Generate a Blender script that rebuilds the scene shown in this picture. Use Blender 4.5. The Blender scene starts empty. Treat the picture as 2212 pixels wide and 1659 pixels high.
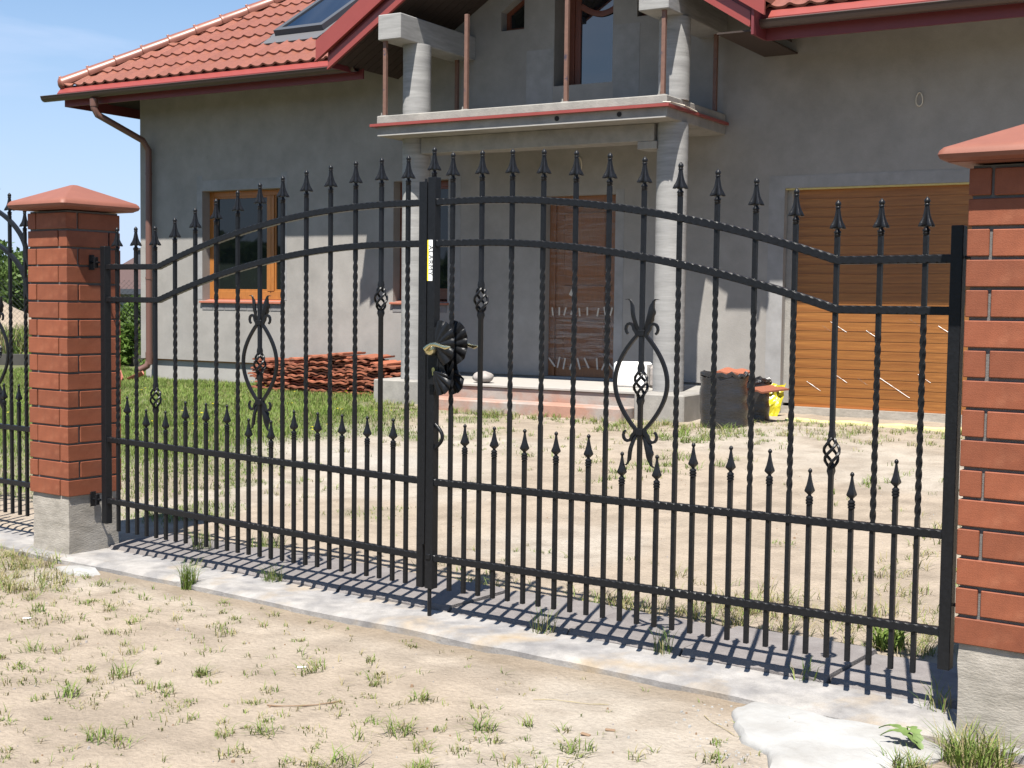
import bpy, math, random
import numpy as np
from mathutils import Vector, Matrix, Quaternion

random.seed(7)
rng = np.random.default_rng(11)
PI = math.pi
scene = bpy.context.scene

# ------------------------------------------------------------------ camera
F = 2869.31
CAM = np.array([3.4759, -4.2045, 1.2993])
yaw, pitch, roll = .6304, -.0608, .0126
fw = np.array([-math.sin(yaw) * math.cos(pitch), math.cos(yaw) * math.cos(pitch), math.sin(pitch)])
rt = np.array([math.cos(yaw), math.sin(yaw), 0.])
up = np.cross(rt, fw)
rr = rt * math.cos(roll) + up * math.sin(roll)
uu = -rt * math.sin(roll) + up * math.cos(roll)
cam_data = bpy.data.cameras.new('camera')
cam_data.sensor_width = 36.0
cam_data.sensor_fit = 'HORIZONTAL'
cam_data.lens = F / 2212 * 36.0
cam_data.clip_start = 0.05
cam_data.clip_end = 3000
cam = bpy.data.objects.new('camera', cam_data)
scene.collection.objects.link(cam)
M = Matrix(((rr[0], uu[0], -fw[0], CAM[0]), (rr[1], uu[1], -fw[1], CAM[1]), (rr[2], uu[2], -fw[2], CAM[2]), (0, 0, 0, 1)))
cam.matrix_world = M
scene.camera = cam

# ------------------------------------------------------------------ sun, sky, exposure
SUNV = Vector((.185, -.478, 1.0)).normalized()          # direction towards the sun
elev = math.asin(SUNV.z)
sun_d = bpy.data.lights.new('sun', 'SUN')
sun_d.energy = 5.0
sun_d.angle = math.radians(.53)
sun_d.color = (1.0, .955, .88)
sun = bpy.data.objects.new('sun', sun_d)
scene.collection.objects.link(sun)
sun.rotation_euler = SUNV.to_track_quat('Z', 'Y').to_euler()
sun.location = (6, -12, 22)

world = bpy.data.worlds.new('World')
scene.world = world
world.use_nodes = True
nt = world.node_tree
nt.nodes.clear()
wo = nt.nodes.new('ShaderNodeOutputWorld')
bg = nt.nodes.new('ShaderNodeBackground')
sky = nt.nodes.new('ShaderNodeTexSky')
sky.sky_type = 'NISHITA'
sky.sun_disc = False
sky.sun_elevation = elev
sky.sun_rotation = math.atan2(SUNV.x, SUNV.y)
sky.altitude = 100
sky.air_density = 1.15
sky.dust_density = .1
sky.ozone_density = 4.0
tc = nt.nodes.new('ShaderNodeTexCoord')
mp = nt.nodes.new('ShaderNodeMapping')
mp.inputs['Scale'].default_value = (1.2, 1.2, 5.0)
mp.inputs['Rotation'].default_value = (0.0, .12, .5)
nz = nt.nodes.new('ShaderNodeTexNoise')
nz.inputs['Scale'].default_value = 2.6
nz.inputs['Detail'].default_value = 7
nz.inputs['Roughness'].default_value = .55
nz.inputs['Distortion'].default_value = .6
cr = nt.nodes.new('ShaderNodeValToRGB')
cr.color_ramp.elements[0].position = .44
cr.color_ramp.elements[0].color = (0, 0, 0, 1)
cr.color_ramp.elements[1].position = .70
cr.color_ramp.elements[1].color = (.75, .75, .75, 1)
mx = nt.nodes.new('ShaderNodeMixRGB')
mx.inputs[2].default_value = (6.6, 7.6, 9.6, 1)
nt.links.new(tc.outputs['Generated'], mp.inputs['Vector'])
nt.links.new(mp.outputs[0], nz.inputs['Vector'])
nt.links.new(nz.outputs['Fac'], cr.inputs[0])
nt.links.new(cr.outputs[0], mx.inputs[0])
hs_ = nt.nodes.new('ShaderNodeHueSaturation'); hs_.inputs['Saturation'].default_value = 1.22; hs_.inputs['Value'].default_value = 1.18
nt.links.new(sky.outputs[0], hs_.inputs['Color']); nt.links.new(hs_.outputs[0], mx.inputs[1])
sx = nt.nodes.new('ShaderNodeSeparateXYZ'); nt.links.new(tc.outputs['Generated'], sx.inputs[0])
hr = nt.nodes.new('ShaderNodeMapRange'); hr.inputs['From Min'].default_value = .0; hr.inputs['From Max'].default_value = .34
hr.inputs['To Min'].default_value = .92; hr.inputs['To Max'].default_value = .0
nt.links.new(sx.outputs['Z'], hr.inputs['Value'])
mh = nt.nodes.new('ShaderNodeMixRGB'); mh.inputs[2].default_value = (5.3, 6.7, 9.6, 1)
nt.links.new(hr.outputs[0], mh.inputs[0]); nt.links.new(mx.outputs[0], mh.inputs[1])
nt.links.new(mh.outputs[0], bg.inputs['Color'])
bg.inputs['Strength'].default_value = .05
nt.links.new(bg.outputs[0], wo.inputs['Surface'])

vs = scene.view_settings
vs.view_transform = 'Standard'
vs.look = 'None'
vs.exposure = 1.18
vs.gamma = 1.0
vs.use_curve_mapping = False

# ------------------------------------------------------------------ helpers
def link(o):
    scene.collection.objects.link(o)
    return o

def tag(o, label=None, cat=None, group=None, kind=None):
    if label: o['label'] = label
    if cat: o['category'] = cat
    if group: o['group'] = group
    if kind: o['kind'] = kind
    return o

def empty(name, loc=(0, 0, 0), rz=0, parent=None):
    o = bpy.data.objects.new(name, None)
    o.empty_display_size = .2
    o.location = loc
    o.rotation_euler = (0, 0, rz)
    o.parent = parent
    return link(o)

def place(name, mesh, parent=None, loc=(0, 0, 0), rot=(0, 0, 0)):
    o = bpy.data.objects.new(name, mesh)
    o.parent = parent
    o.location = loc
    o.rotation_euler = rot
    return link(o)

class MB:
    def __init__(s):
        s.v = []; s.f = []; s.mi = []; s.cur = 0
    def add(s, vs_, fs):
        b = len(s.v)
        s.v += [tuple(p) for p in vs_]
        s.f += [tuple(i + b for i in f) for f in fs]
        s.mi += [s.cur] * len(fs)
        return s
    def box(s, x0, x1, y0, y1, z0, z1, c=0.0):
        if x1 < x0: x0, x1 = x1, x0
        if y1 < y0: y0, y1 = y1, y0
        if z1 < z0: z0, z1 = z1, z0
        if c <= 0:
            v = [(x, y, z) for x in (x0, x1) for y in (y0, y1) for z in (z0, z1)]
            f = [(0, 1, 3, 2), (4, 6, 7, 5), (0, 4, 5, 1), (2, 3, 7, 6), (0, 2, 6, 4), (1, 5, 7, 3)]
            return s.add(v, f)
        c = min(c, (x1 - x0) * .45, (y1 - y0) * .45, (z1 - z0) * .45)
        v = []; idx = {}
        X = (x0, x1); Y = (y0, y1); Z = (z0, z1)
        for i in (0, 1):
            for j in (0, 1):
                for k in (0, 1):
                    sx, sy, sz = (1 - 2 * i), (1 - 2 * j), (1 - 2 * k)
                    for a in range(3):
                        p = [X[i] + sx * c, Y[j] + sy * c, Z[k] + sz * c]
                        p[a] = (X[i], Y[j], Z[k])[a]
                        idx[(i, j, k, a)] = len(v); v.append(tuple(p))
        f = []
        for i in (0, 1):
            q = [idx[(i, 0, 0, 0)], idx[(i, 1, 0, 0)], idx[(i, 1, 1, 0)], idx[(i, 0, 1, 0)]]
            f.append(q if i else q[::-1])
            q = [idx[(0, i, 0, 1)], idx[(1, i, 0, 1)], idx[(1, i, 1, 1)], idx[(0, i, 1, 1)]]
            f.append(q[::-1] if i else q)
            q = [idx[(0, 0, i, 2)], idx[(1, 0, i, 2)], idx[(1, 1, i, 2)], idx[(0, 1, i, 2)]]
            f.append(q if i else q[::-1])
        for i in (0, 1):
            for j in (0, 1):
                f.append([idx[(i, j, 0, 0)], idx[(i, j, 1, 0)], idx[(i, j, 1, 1)], idx[(i, j, 0, 1)]])
                f.append([idx[(i, 0, j, 0)], idx[(i, 1, j, 0)], idx[(i, 1, j, 2)], idx[(i, 0, j, 2)]])
                f.append([idx[(0, i, j, 1)], idx[(1, i, j, 1)], idx[(1, i, j, 2)], idx[(0, i, j, 2)]])
        for i in (0, 1):
            for j in (0, 1):
                for k in (0, 1):
                    f.append([idx[(i, j, k, a)] for a in range(3)])
        return s.add(v, f)
    def prism(s, poly, axis, a, b):
        """poly: 2D points; axis 'x','y','z' is the extrusion axis"""
        def P(p, t):
            return {'x': (t, p[0], p[1]), 'y': (p[0], t, p[1]), 'z': (p[0], p[1], t)}[axis]
        n = len(poly)
        v = [P(p, a) for p in poly] + [P(p, b) for p in poly]
        f = [tuple(range(n))[::-1], tuple(range(n, 2 * n))]
        f += [(i, (i + 1) % n, n + (i + 1) % n, n + i) for i in range(n)]
        return s.add(v, f)
    def rings(s, R, closed=False, caps=True):
        n = len(R[0]); m = len(R)
        v = [p for r_ in R for p in r_]
        f = []
        for i in range(m if closed else m - 1):
            a = i * n; b = ((i + 1) % m) * n
            for j in range(n):
                k = (j + 1) % n
                f.append((a + j, a + k, b + k, b + j))
        if caps and not closed:
            f.append(tuple(range(n))[::-1]); f.append(tuple(range((m - 1) * n, m * n)))
        return s.add(v, f)
    def lathe(s, prof, n=12, c=(0, 0, 0)):
        R = []
        for z, r_ in prof:
            R.append([(c[0] + r_ * math.cos(2 * PI * j / n), c[1] + r_ * math.sin(2 * PI * j / n), c[2] + z) for j in range(n)])
        return s.rings(R)
    def tube(s, path, rad, n=8, closed=False, twist=0.0, flat=1.0, ref=(0, 1, 0), ph=0.0):
        P = [Vector(p) for p in path]; m = len(P)
        if not hasattr(rad, '__len__'): rad = [rad] * m
        ref = Vector(ref)
        R = []
        for i in range(m):
            if closed: t = P[(i + 1) % m] - P[i - 1]
            else: t = P[min(i + 1, m - 1)] - P[max(i - 1, 0)]
            t.normalize()
            a = ref - t * ref.dot(t)
            if a.length < 1e-4:
                a = Vector((1, 0, 0)) - t * t.x
            a.normalize(); b = t.cross(a)
            an0 = ph + twist * i / max(1, m - 1)
            R.append([tuple(P[i] + (a * math.cos(an0 + 2 * PI * j / n) * flat + b * math.sin(an0 + 2 * PI * j / n)) * rad[i]) for j in range(n)])
        return s.rings(R, closed)
    def mesh(s, name, mats, smooth=None):
        me = bpy.data.meshes.new(name)
        me.from_pydata(s.v, [], s.f)
        if not isinstance(mats, (list, tuple)): mats = [mats]
        for m in mats: me.materials.append(m)
        if len(mats) > 1: me.polygons.foreach_set('material_index', s.mi)
        if smooth is not None:
            me.polygons.foreach_set('use_smooth', [True] * len(me.polygons))
            me.set_sharp_from_angle(angle=math.radians(smooth))
        me.validate()
        me.update()
        return me
    def build(s, name, mats, parent=None, smooth=None, loc=(0, 0, 0), rot=(0, 0, 0)):
        return place(name, s.mesh(name, mats, smooth), parent, loc, rot)

# ------------------------------------------------------------------ materials
def mat(name, col, rough=.8, metal=0.0, var=0.0, scale=4.0, detail=6, col2=None, lo=.35, hi=.7,
        bump=0.0, bscale=60.0, spec=.5, fine=0.0, stretch=None, objvar=0.0, coat=0.0, col3=None, s3=1.0):
    m = bpy.data.materials.new(name)
    m.use_nodes = True
    t = m.node_tree; N = t.nodes; L = t.links
    b = N['Principled BSDF']
    b.inputs['Roughness'].default_value = rough
    b.inputs['Metallic'].default_value = metal
    b.inputs['Specular IOR Level'].default_value = spec
    b.inputs['Coat Weight'].default_value = coat
    co = N.new('ShaderNodeTexCoord')
    vec = co.outputs['Object']
    if stretch:
        mpn = N.new('ShaderNodeMapping'); mpn.inputs['Scale'].default_value = stretch
        L.new(vec, mpn.inputs['Vector']); vec = mpn.outputs[0]
    c = tuple(col) + (1,)
    rgb = N.new('ShaderNodeRGB'); rgb.outputs[0].default_value = c
    cur = rgb.outputs[0]
    def noise(sc, de=6, ro=.6):
        n_ = N.new('ShaderNodeTexNoise'); n_.inputs['Scale'].default_value = sc
        n_.inputs['Detail'].default_value = de; n_.inputs['Roughness'].default_value = ro
        L.new(vec, n_.inputs['Vector']); return n_.outputs['Fac']
    def ramp(src, a, b_):
        r_ = N.new('ShaderNodeMapRange'); r_.inputs['From Min'].default_value = a; r_.inputs['From Max'].default_value = b_
        L.new(src, r_.inputs['Value']); return r_.outputs[0]
    if col2 is not None:
        k = ramp(noise(scale, detail), lo, hi)
        x = N.new('ShaderNodeMixRGB'); x.inputs[2].default_value = tuple(col2) + (1,)
        L.new(k, x.inputs[0]); L.new(cur, x.inputs[1]); cur = x.outputs[0]
    if col3 is not None:
        k = ramp(noise(s3, 5), .52, .72)
        x = N.new('ShaderNodeMixRGB'); x.inputs[2].default_value = tuple(col3) + (1,)
        L.new(k, x.inputs[0]); L.new(cur, x.inputs[1]); cur = x.outputs[0]
    if var > 0:
        k = ramp(noise(scale * 2.7 + 1, 8), .25, .75)
        mr = N.new('ShaderNodeMapRange'); mr.inputs['To Min'].default_value = 1 - var; mr.inputs['To Max'].default_value = 1 + var
        L.new(k, mr.inputs['Value'])
        h = N.new('ShaderNodeHueSaturation'); L.new(mr.outputs[0], h.inputs['Value']); L.new(cur, h.inputs['Color']); cur = h.outputs[0]
    if fine > 0:
        k = ramp(noise(bscale * 2.2, 2), .25, .75)
        mr = N.new('ShaderNodeMapRange'); mr.inputs['To Min'].default_value = 1 - fine; mr.inputs['To Max'].default_value = 1 + fine
        L.new(k, mr.inputs['Value'])
        h = N.new('ShaderNodeHueSaturation'); L.new(mr.outputs[0], h.inputs['Value']); L.new(cur, h.inputs['Color']); cur = h.outputs[0]
    if objvar > 0:
        oi = N.new('ShaderNodeObjectInfo')
        mr = N.new('ShaderNodeMapRange'); mr.inputs['To Min'].default_value = 1 - objvar; mr.inputs['To Max'].default_value = 1 + objvar
        L.new(oi.outputs['Random'], mr.inputs['Value'])
        h = N.new('ShaderNodeHueSaturation'); L.new(mr.outputs[0], h.inputs['Value']); L.new(cur, h.inputs['Color']); cur = h.outputs[0]
    L.new(cur, b.inputs['Base Color'])
    if bump > 0:
        bn = N.new('ShaderNodeBump'); bn.inputs['Strength'].default_value = bump; bn.inputs['Distance'].default_value = .01
        L.new(noise(bscale, 5), bn.inputs['Height']); L.new(bn.outputs[0], b.inputs['Normal'])
    m['b'] = 1
    return m

def attrmat(name, attr, rough=.75, bump=0, bscale=40, spec=.3, fine=0.0, trans=0.0):
    m = bpy.data.materials.new(name); m.use_nodes = True
    t = m.node_tree; N = t.nodes; L = t.links; b = N['Principled BSDF']
    b.inputs['Roughness'].default_value = rough; b.inputs['Specular IOR Level'].default_value = spec
    a = N.new('ShaderNodeAttribute'); a.attribute_name = attr
    cur = a.outputs['Color']
    co = N.new('ShaderNodeTexCoord')
    if fine > 0:
        for sc, am in ((bscale * 2, fine), (bscale * .17, fine * .8), (3.1, fine * .6)):
            n_ = N.new('ShaderNodeTexNoise'); n_.inputs['Scale'].default_value = sc; n_.inputs['Detail'].default_value = 5
            L.new(co.outputs['Object'], n_.inputs['Vector'])
            mr = N.new('ShaderNodeMapRange'); mr.inputs['From Min'].default_value = .25; mr.inputs['From Max'].default_value = .75
            mr.inputs['To Min'].default_value = 1 - am; mr.inputs['To Max'].default_value = 1 + am
            L.new(n_.outputs['Fac'], mr.inputs['Value'])
            h = N.new('ShaderNodeHueSaturation'); L.new(mr.outputs[0], h.inputs['Value']); L.new(cur, h.inputs['Color']); cur = h.outputs[0]
    L.new(cur, b.inputs['Base Color'])
    if bump > 0:
        n_ = N.new('ShaderNodeTexNoise'); n_.inputs['Scale'].default_value = bscale; n_.inputs['Detail'].default_value = 8
        n_.inputs['Roughness'].default_value = .65
        L.new(co.outputs['Object'], n_.inputs['Vector'])
        bn = N.new('ShaderNodeBump'); bn.inputs['Strength'].default_value = bump; bn.inputs['Distance'].default_value = .02
        L.new(n_.outputs['Fac'], bn.inputs['Height']); L.new(bn.outputs[0], b.inputs['Normal'])
    if trans > 0:
        tr = N.new('ShaderNodeBsdfTranslucent'); L.new(cur, tr.inputs['Color'])
        ms = N.new('ShaderNodeMixShader'); ms.inputs[0].default_value = trans
        out = N['Material Output']
        L.new(b.outputs[0], ms.inputs[1]); L.new(tr.outputs[0], ms.inputs[2]); L.new(ms.outputs[0], out.inputs['Surface'])
    return m

IRON = mat('black_iron_paint', (.009, .0095, .011), rough=.35, var=.3, scale=30, bump=.14, bscale=140, spec=.22)
BRICK = mat('clinker_brick', (.205, .062, .029), rough=.66, var=.16, scale=7, objvar=.12, bump=.16, bscale=220, fine=.09, col3=(.225, .076, .038), s3=14, spec=.35, col2=(.17, .049, .023), lo=.4, hi=.7)
MORTAR = mat('grey_mortar', (.125, .118, .112), rough=.95, var=.15, scale=20, bump=.3, bscale=200)
CAPM = mat('terracotta_cap', (.19, .066, .041), rough=.62, fine=.06, var=.08, scale=5, bump=.04, bscale=150, spec=.5)
PCONC = mat('pillar_concrete', (.33, .30, .26), rough=.95, var=.18, scale=6, col2=(.21, .19, .16), bump=.3, bscale=60, fine=.10, stretch=(1, 1, 3))
SILL = mat('sill_concrete', (.265, .25, .235), rough=.92, var=.22, scale=4.5, col2=(.175, .168, .165), lo=.42, hi=.62, bump=.35, bscale=90, fine=.10, col3=(.27, .215, .15), s3=3.0)
CURB = mat('curb_concrete', (.14, .125, .12), rough=.95, var=.16, scale=6, col2=(.17, .155, .148), bump=.5, bscale=110, fine=.16, objvar=.08)
PLASTER = mat('cement_plaster', (.262, .247, .230), rough=.95, var=.13, scale=1.1, col2=(.205, .193, .179), lo=.36, hi=.68, bump=.18, bscale=70, fine=.05, col3=(.28, .268, .255), s3=.55)
BAND = mat('smooth_filler_band', (.255, .25, .248), rough=.9, var=.12, scale=3, bump=.1, bscale=50, fine=.03, col2=(.205, .20, .195))
PLINTH = mat('plinth_plaster', (.285, .272, .255), rough=.95, var=.08, scale=3, bump=.15, bscale=70)
CONC = mat('column_concrete', (.28, .275, .265), rough=.9, var=.16, scale=2.5, col2=(.205, .20, .195), bump=.25, bscale=60, fine=.06, stretch=(.6, .6, 6))
CONC2 = mat('slab_concrete', (.26, .245, .22), rough=.93, var=.15, scale=3, col2=(.19, .18, .168), bump=.3, bscale=60, fine=.07)
STEP = mat('step_concrete', (.27, .235, .21), rough=.92, var=.12, scale=2.2, bump=.3, bscale=60, fine=.06, col2=(.30, .165, .12), lo=.42, hi=.58)
STEPT = mat('landing_screed', (.30, .28, .255), rough=.9, var=.08, scale=4, bump=.2, bscale=60)
REDM = mat('red_coated_metal', (.225, .047, .038), rough=.34, var=.05, scale=3, spec=.5)
REDD = mat('wine_red_fascia', (.13, .022, .026), rough=.5, var=.08, scale=3)
GUT = mat('brown_gutter', (.055, .034, .03), rough=.35, var=.05, scale=3)
PIPE = mat('brown_downpipe', (.125, .062, .048), rough=.45, var=.05, scale=3)
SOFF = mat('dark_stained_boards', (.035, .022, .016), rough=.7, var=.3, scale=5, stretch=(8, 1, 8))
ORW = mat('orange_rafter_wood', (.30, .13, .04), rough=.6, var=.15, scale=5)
TILE = mat('clay_roof_tile', (.190, .068, .043), rough=.40, var=.16, scale=9, objvar=.09, bump=.05, bscale=100, spec=.5)
TILEOLD = mat('unglazed_roof_tile', (.235, .075, .038), rough=.85, var=.22, scale=14, objvar=.28, bump=.2, bscale=100)
WOODW = mat('golden_oak_frame', (.30, .115, .026), rough=.38, var=.18, scale=5, stretch=(3, 3, .5), spec=.5)
WOODD = mat('front_door_wood', (.20, .080, .028), rough=.45, var=.25, scale=6, stretch=(6, 6, .6), spec=.5)
WOODB = mat('brown_window_frame', (.13, .036, .016), rough=.42, var=.15, scale=5)
GARW = mat('golden_oak_slat', (.25, .105, .026), rough=.42, var=.26, scale=3.0, stretch=(.5, 3, 9), spec=.4, objvar=.06, col2=(.18, .066, .016), bump=.03)
GARF = mat('garage_bottom_seal', (.30, .10, .022), rough=.5)
SILLT = mat('clay_window_sill', (.30, .10, .06), rough=.5, var=.1, scale=10)
BLOCK = mat('grey_block', (.16, .155, .155), rough=.95, var=.2, scale=9, bump=.3)
RUST = mat('rusty_steel_post', (.16, .085, .062), rough=.6, metal=.2, var=.2, scale=8, col2=(.03, .03, .055), lo=.62, hi=.7)
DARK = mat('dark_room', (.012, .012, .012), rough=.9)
BRASS = mat('weathered_brass', (.62, .56, .34), rough=.22, metal=1.0, var=.12, scale=30)
WHITE = mat('white_plaster_lump', (.30, .298, .29), rough=.9, var=.05, scale=4, bump=.6, bscale=14, fine=.03, col2=(.235, .226, .212), lo=.42, hi=.66)
FOAM = mat('white_polystyrene', (.80, .79, .77), rough=.8, var=.03, scale=6)
ROCK = mat('pale_rock', (.26, .235, .22), rough=.9, var=.25, scale=9, bump=.6, bscale=30)
FILM = mat('black_stretch_film', (.020, .019, .020), rough=.24, var=.4, scale=6, stretch=(1, 1, 9), bump=.35, bscale=14, spec=.6)
YEL = mat('yellow_foil', (.34, .29, .015), rough=.25, var=.15, scale=9, bump=.8, bscale=16)
YELP = mat('pale_yellow_insulation', (.46, .42, .20), rough=.7, var=.12, scale=6, bump=.3, bscale=30)
TAPE = mat('beige_masking_tape', (.42, .38, .33), rough=.7)
LABW = mat('label_white', (.82, .82, .80), rough=.5)
LABY = mat('label_yellow', (.80, .62, .03), rough=.5)
LABK = mat('label_black', (.02, .02, .02), rough=.5)
WIRE = mat('pale_cable', (.55, .50, .42), rough=.6)
TRUNK = mat('bark', (.10, .075, .05), rough=.95, var=.2, scale=10)
SANDH = mat('heap_sand', (.26, .205, .15), rough=.95, var=.08, scale=2, bump=.5, bscale=8, fine=.08)
BRROOF = mat('neighbour_roof_brown', (.070, .040, .034), rough=.7, var=.15, scale=4)
PALE = mat('neighbour_wall_grey', (.25, .25, .26), rough=.9)
ANTH = mat('anthracite_board', (.045, .05, .06), rough=.6)
BLOCKP = mat('dark_fence_plinth', (.05, .047, .042), rough=.95, var=.2)
GALV = mat('galvanised_wire', (.07, .075, .08), rough=.5, metal=.5)
TARP = mat('grey_tarp', (.16, .17, .18), rough=.7)
STRAW = mat('dry_straw', (.30, .25, .14), rough=.8)
APRON = mat('grey_lead_apron', (.085, .085, .09), rough=.6)
TWIG = mat('dry_twig', (.20, .13, .08), rough=.9)

def glassmat(name, col, rough=.03, ior=1.5):
    m = bpy.data.materials.new(name); m.use_nodes = True
    b = m.node_tree.nodes['Principled BSDF']
    b.inputs['Base Color'].default_value = tuple(col) + (1,)
    b.inputs['Roughness'].default_value = rough
    b.inputs['IOR'].default_value = ior
    return m
GLASS = glassmat('window_glass_dark_room', (.010, .013, .012), .02, 1.5)
GLASSU = glassmat('double_glazing', (.008, .010, .014), .02, 2.1)

def filmmat():
    m = bpy.data.materials.new('clear_stretch_film'); m.use_nodes = True
    t = m.node_tree; N = t.nodes; L = t.links; N.clear()
    out = N.new('ShaderNodeOutputMaterial'); mix = N.new('ShaderNodeMixShader')
    tr = N.new('ShaderNodeBsdfTransparent'); tr.inputs[0].default_value = (.93, .92, .92, 1)
    pb = N.new('ShaderNodeBsdfPrincipled'); pb.inputs['Base Color'].default_value = (.42, .40, .39, 1)
    pb.inputs['Roughness'].default_value = .18
    co = N.new('ShaderNodeTexCoord'); mpn = N.new('ShaderNodeMapping')
    mpn.inputs['Rotation'].default_value = (0, -.30, 0); mpn.inputs['Scale'].default_value = (1.0, 3, 12)
    n_ = N.new('ShaderNodeTexNoise'); n_.inputs['Scale'].default_value = 2.6; n_.inputs['Detail'].default_value = 6
    n_.inputs['Distortion'].default_value = .8
    L.new(co.outputs['Object'], mpn.inputs[0]); L.new(mpn.outputs[0], n_.inputs['Vector'])
    r_ = N.new('ShaderNodeMapRange'); r_.inputs['From Min'].default_value = .42; r_.inputs['From Max'].default_value = .75
    r_.inputs['To Min'].default_value = .03; r_.inputs['To Max'].default_value = .30
    L.new(n_.outputs['Fac'], r_.inputs[0])
    bn = N.new('ShaderNodeBump'); bn.inputs['Strength'].default_value = .25; bn.inputs['Distance'].default_value = .01
    L.new(n_.outputs['Fac'], bn.inputs['Height']); L.new(bn.outputs[0], pb.inputs['Normal'])
    L.new(r_.outputs[0], mix.inputs[0]); L.new(tr.outputs[0], mix.inputs[1]); L.new(pb.outputs[0], mix.inputs[2])
    L.new(mix.outputs[0], out.inputs['Surface'])
    return m
CFILM = filmmat()

# ------------------------------------------------------------------ ground
TH = .0912
CT, ST = math.cos(TH), math.sin(TH)
def H2W(x, y): return (x * CT - y * ST, x * ST + y * CT)

def smooth(a, b, x):
    t = np.clip((x - a) / (b - a), 0, 1)
    return t * t * (3 - 2 * t)

def vnoise(x, y, f, seed=0):
    """cheap value noise on arrays"""
    x = np.asarray(x, float) * f + seed * 17.3; y = np.asarray(y, float) * f - seed * 9.1
    xi = np.floor(x); yi = np.floor(y); tx = x - xi; ty = y - yi
    tx = tx * tx * (3 - 2 * tx); ty = ty * ty * (3 - 2 * ty)
    def h(a, b):
        s_ = np.sin(a * 127.1 + b * 311.7 + seed * 74.7) * 43758.5453
        return s_ - np.floor(s_)
    return (h(xi, yi) * (1 - tx) + h(xi + 1, yi) * tx) * (1 - ty) + (h(xi, yi + 1) * (1 - tx) + h(xi + 1, yi + 1) * tx) * ty

def gz(x, y):
    x = np.asarray(x, float); y = np.asarray(y, float)
    front = -.026 - .05 * smooth(-.3, -2.5, y)
    back = -.01 + .26 * smooth(.6, 6.9, y) * .98
    z = np.where(y > .2, back, front)
    z = z + (vnoise(x, y, .9, 1) - .5) * .03 + (vnoise(x, y, 3.1, 2) - .5) * .012 + (vnoise(x, y, 9, 3) - .5) * .011 + (vnoise(x, y, 24, 13) - .5) * .005
    z = np.where((y > -.32) & (y < .72) & (x > -4.8) & (x < 2.6), np.minimum(z, np.where(y > .2, -.012, -.03)), z)
    # sand mound against the sill front in the right half is low, left part higher
    return z

def lawn(x, y):
    """0..1 density of the green lawn"""
    n = (vnoise(x, y, .75, 5) - .5) * 1.5 + (vnoise(x, y, 2.3, 6) - .5) * .9
    # edge runs from (-2.9,1.2) to (-5.3,6.5)
    d = (-(x + 2.9) * .913 - (y - 1.2) * .41)
    core = smooth(-.30, .75, d * .9 + n * .55)
    core = core * (.30 + .70 * smooth(1.5, 3.3, y + .5 * vnoise(x, y, 1.2, 19)))
    pat = smooth(.50, .64, vnoise(x, y, 1.9, 15) * .7 + vnoise(x, y, 5.0, 16) * .3) * smooth(-1.7, -.2, d) * .55
    bare = smooth(.0, .9, 1 - np.hypot((x + 3.7) / 1.6, (y - 3.55) / .75))
    return np.clip(np.maximum(core, pat) - bare * .9, 0, 1) * smooth(.62, .95, y)

axx = np.concatenate([-np.geomspace(900, 24, 16), np.linspace(-22, -7, 50), np.linspace(-6.9, 4.2, 250), np.geomspace(4.6, 900, 26)])
axy = np.concatenate([-np.geomspace(900, 4.5, 22), np.linspace(-4.2, 9.5, 330), np.linspace(9.8, 24, 40), np.geomspace(26, 1500, 20)])
GX, GY = np.meshgrid(axx, axy)
GZ = gz(GX, GY)
far = np.clip((np.hypot(GX, GY) - 30) / 200, 0, 1)
GZ = GZ - far * .6
nx_, ny_ = len(axx), len(axy)
vv = np.stack([GX.ravel(), GY.ravel(), GZ.ravel()], 1)
ii = np.arange(nx_ * ny_).reshape(ny_, nx_)
qf = np.stack([ii[:-1, :-1].ravel(), ii[:-1, 1:].ravel(), ii[1:, 1:].ravel(), ii[1:, :-1].ravel()], 1)
gm = bpy.data.meshes.new('ground')
gm.from_pydata(vv.tolist(), [], qf.tolist())
gm.polygons.foreach_set('use_smooth', [True] * len(gm.polygons))
X, Y = GX.ravel(), GY.ravel()
sand = np.array([.280, .232, .182]); sand2 = np.array([.31, .275, .232]); red = np.array([.255, .185, .125]); soil = np.array([.080, .095, .038]); field = np.array([.06, .07, .03])
wet = np.array([.17, .13, .088])
def mixc(a, b, k): return a * (1 - k[:, None]) + b * k[:, None]
c = np.tile(sand, (len(X), 1))
c = mixc(c, sand2, smooth(.45, .8, vnoise(X, Y, 1.1, 8)) * .8)
c = mixc(c, red, smooth(.55, .85, vnoise(X, Y, .8, 9)) * .6 * (Y < .5))
c = mixc(c, np.array([.19, .155, .12]), smooth(.55, .85, vnoise(X, Y, 5., 14)) * .45)
c = mixc(c, np.array([.17, .14, .108]), smooth(.6, .85, vnoise(X, Y, 13., 24)) * .35)
c = mixc(c, np.array([.31, .29, .26]), smooth(.0, 1., 1 - np.hypot((X + 3.2) / 1.5, (Y - 3.3) / .9)) * .8)
c = mixc(c, wet, smooth(-.42, -.25, Y) * (Y < .1) * (X > -2.6) * .55)
lw = lawn(X, Y)
c = mixc(c, soil, np.clip(lw, 0, 1) * .8)
fr = np.maximum(np.clip((np.hypot(X + 2, Y - 3) - 11) / 8, 0, 1) * (Y > 0), smooth(-3.0, -4.2, Y))  # far land, plus unseen ground behind camera darkened to cut bounce onto walls
c = mixc(c, field, fr)
ca = gm.color_attributes.new('Col', 'FLOAT_COLOR', 'POINT')
ca.data.foreach_set('color', np.concatenate([c, np.ones((len(X), 1))], 1).ravel())
GROUND = attrmat('sandy_ground', 'Col', rough=.97, bump=.8, bscale=34, spec=.1, fine=.12)
gm.materials.append(GROUND)
g = place('ground', gm); tag(g, kind='structure')

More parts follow.
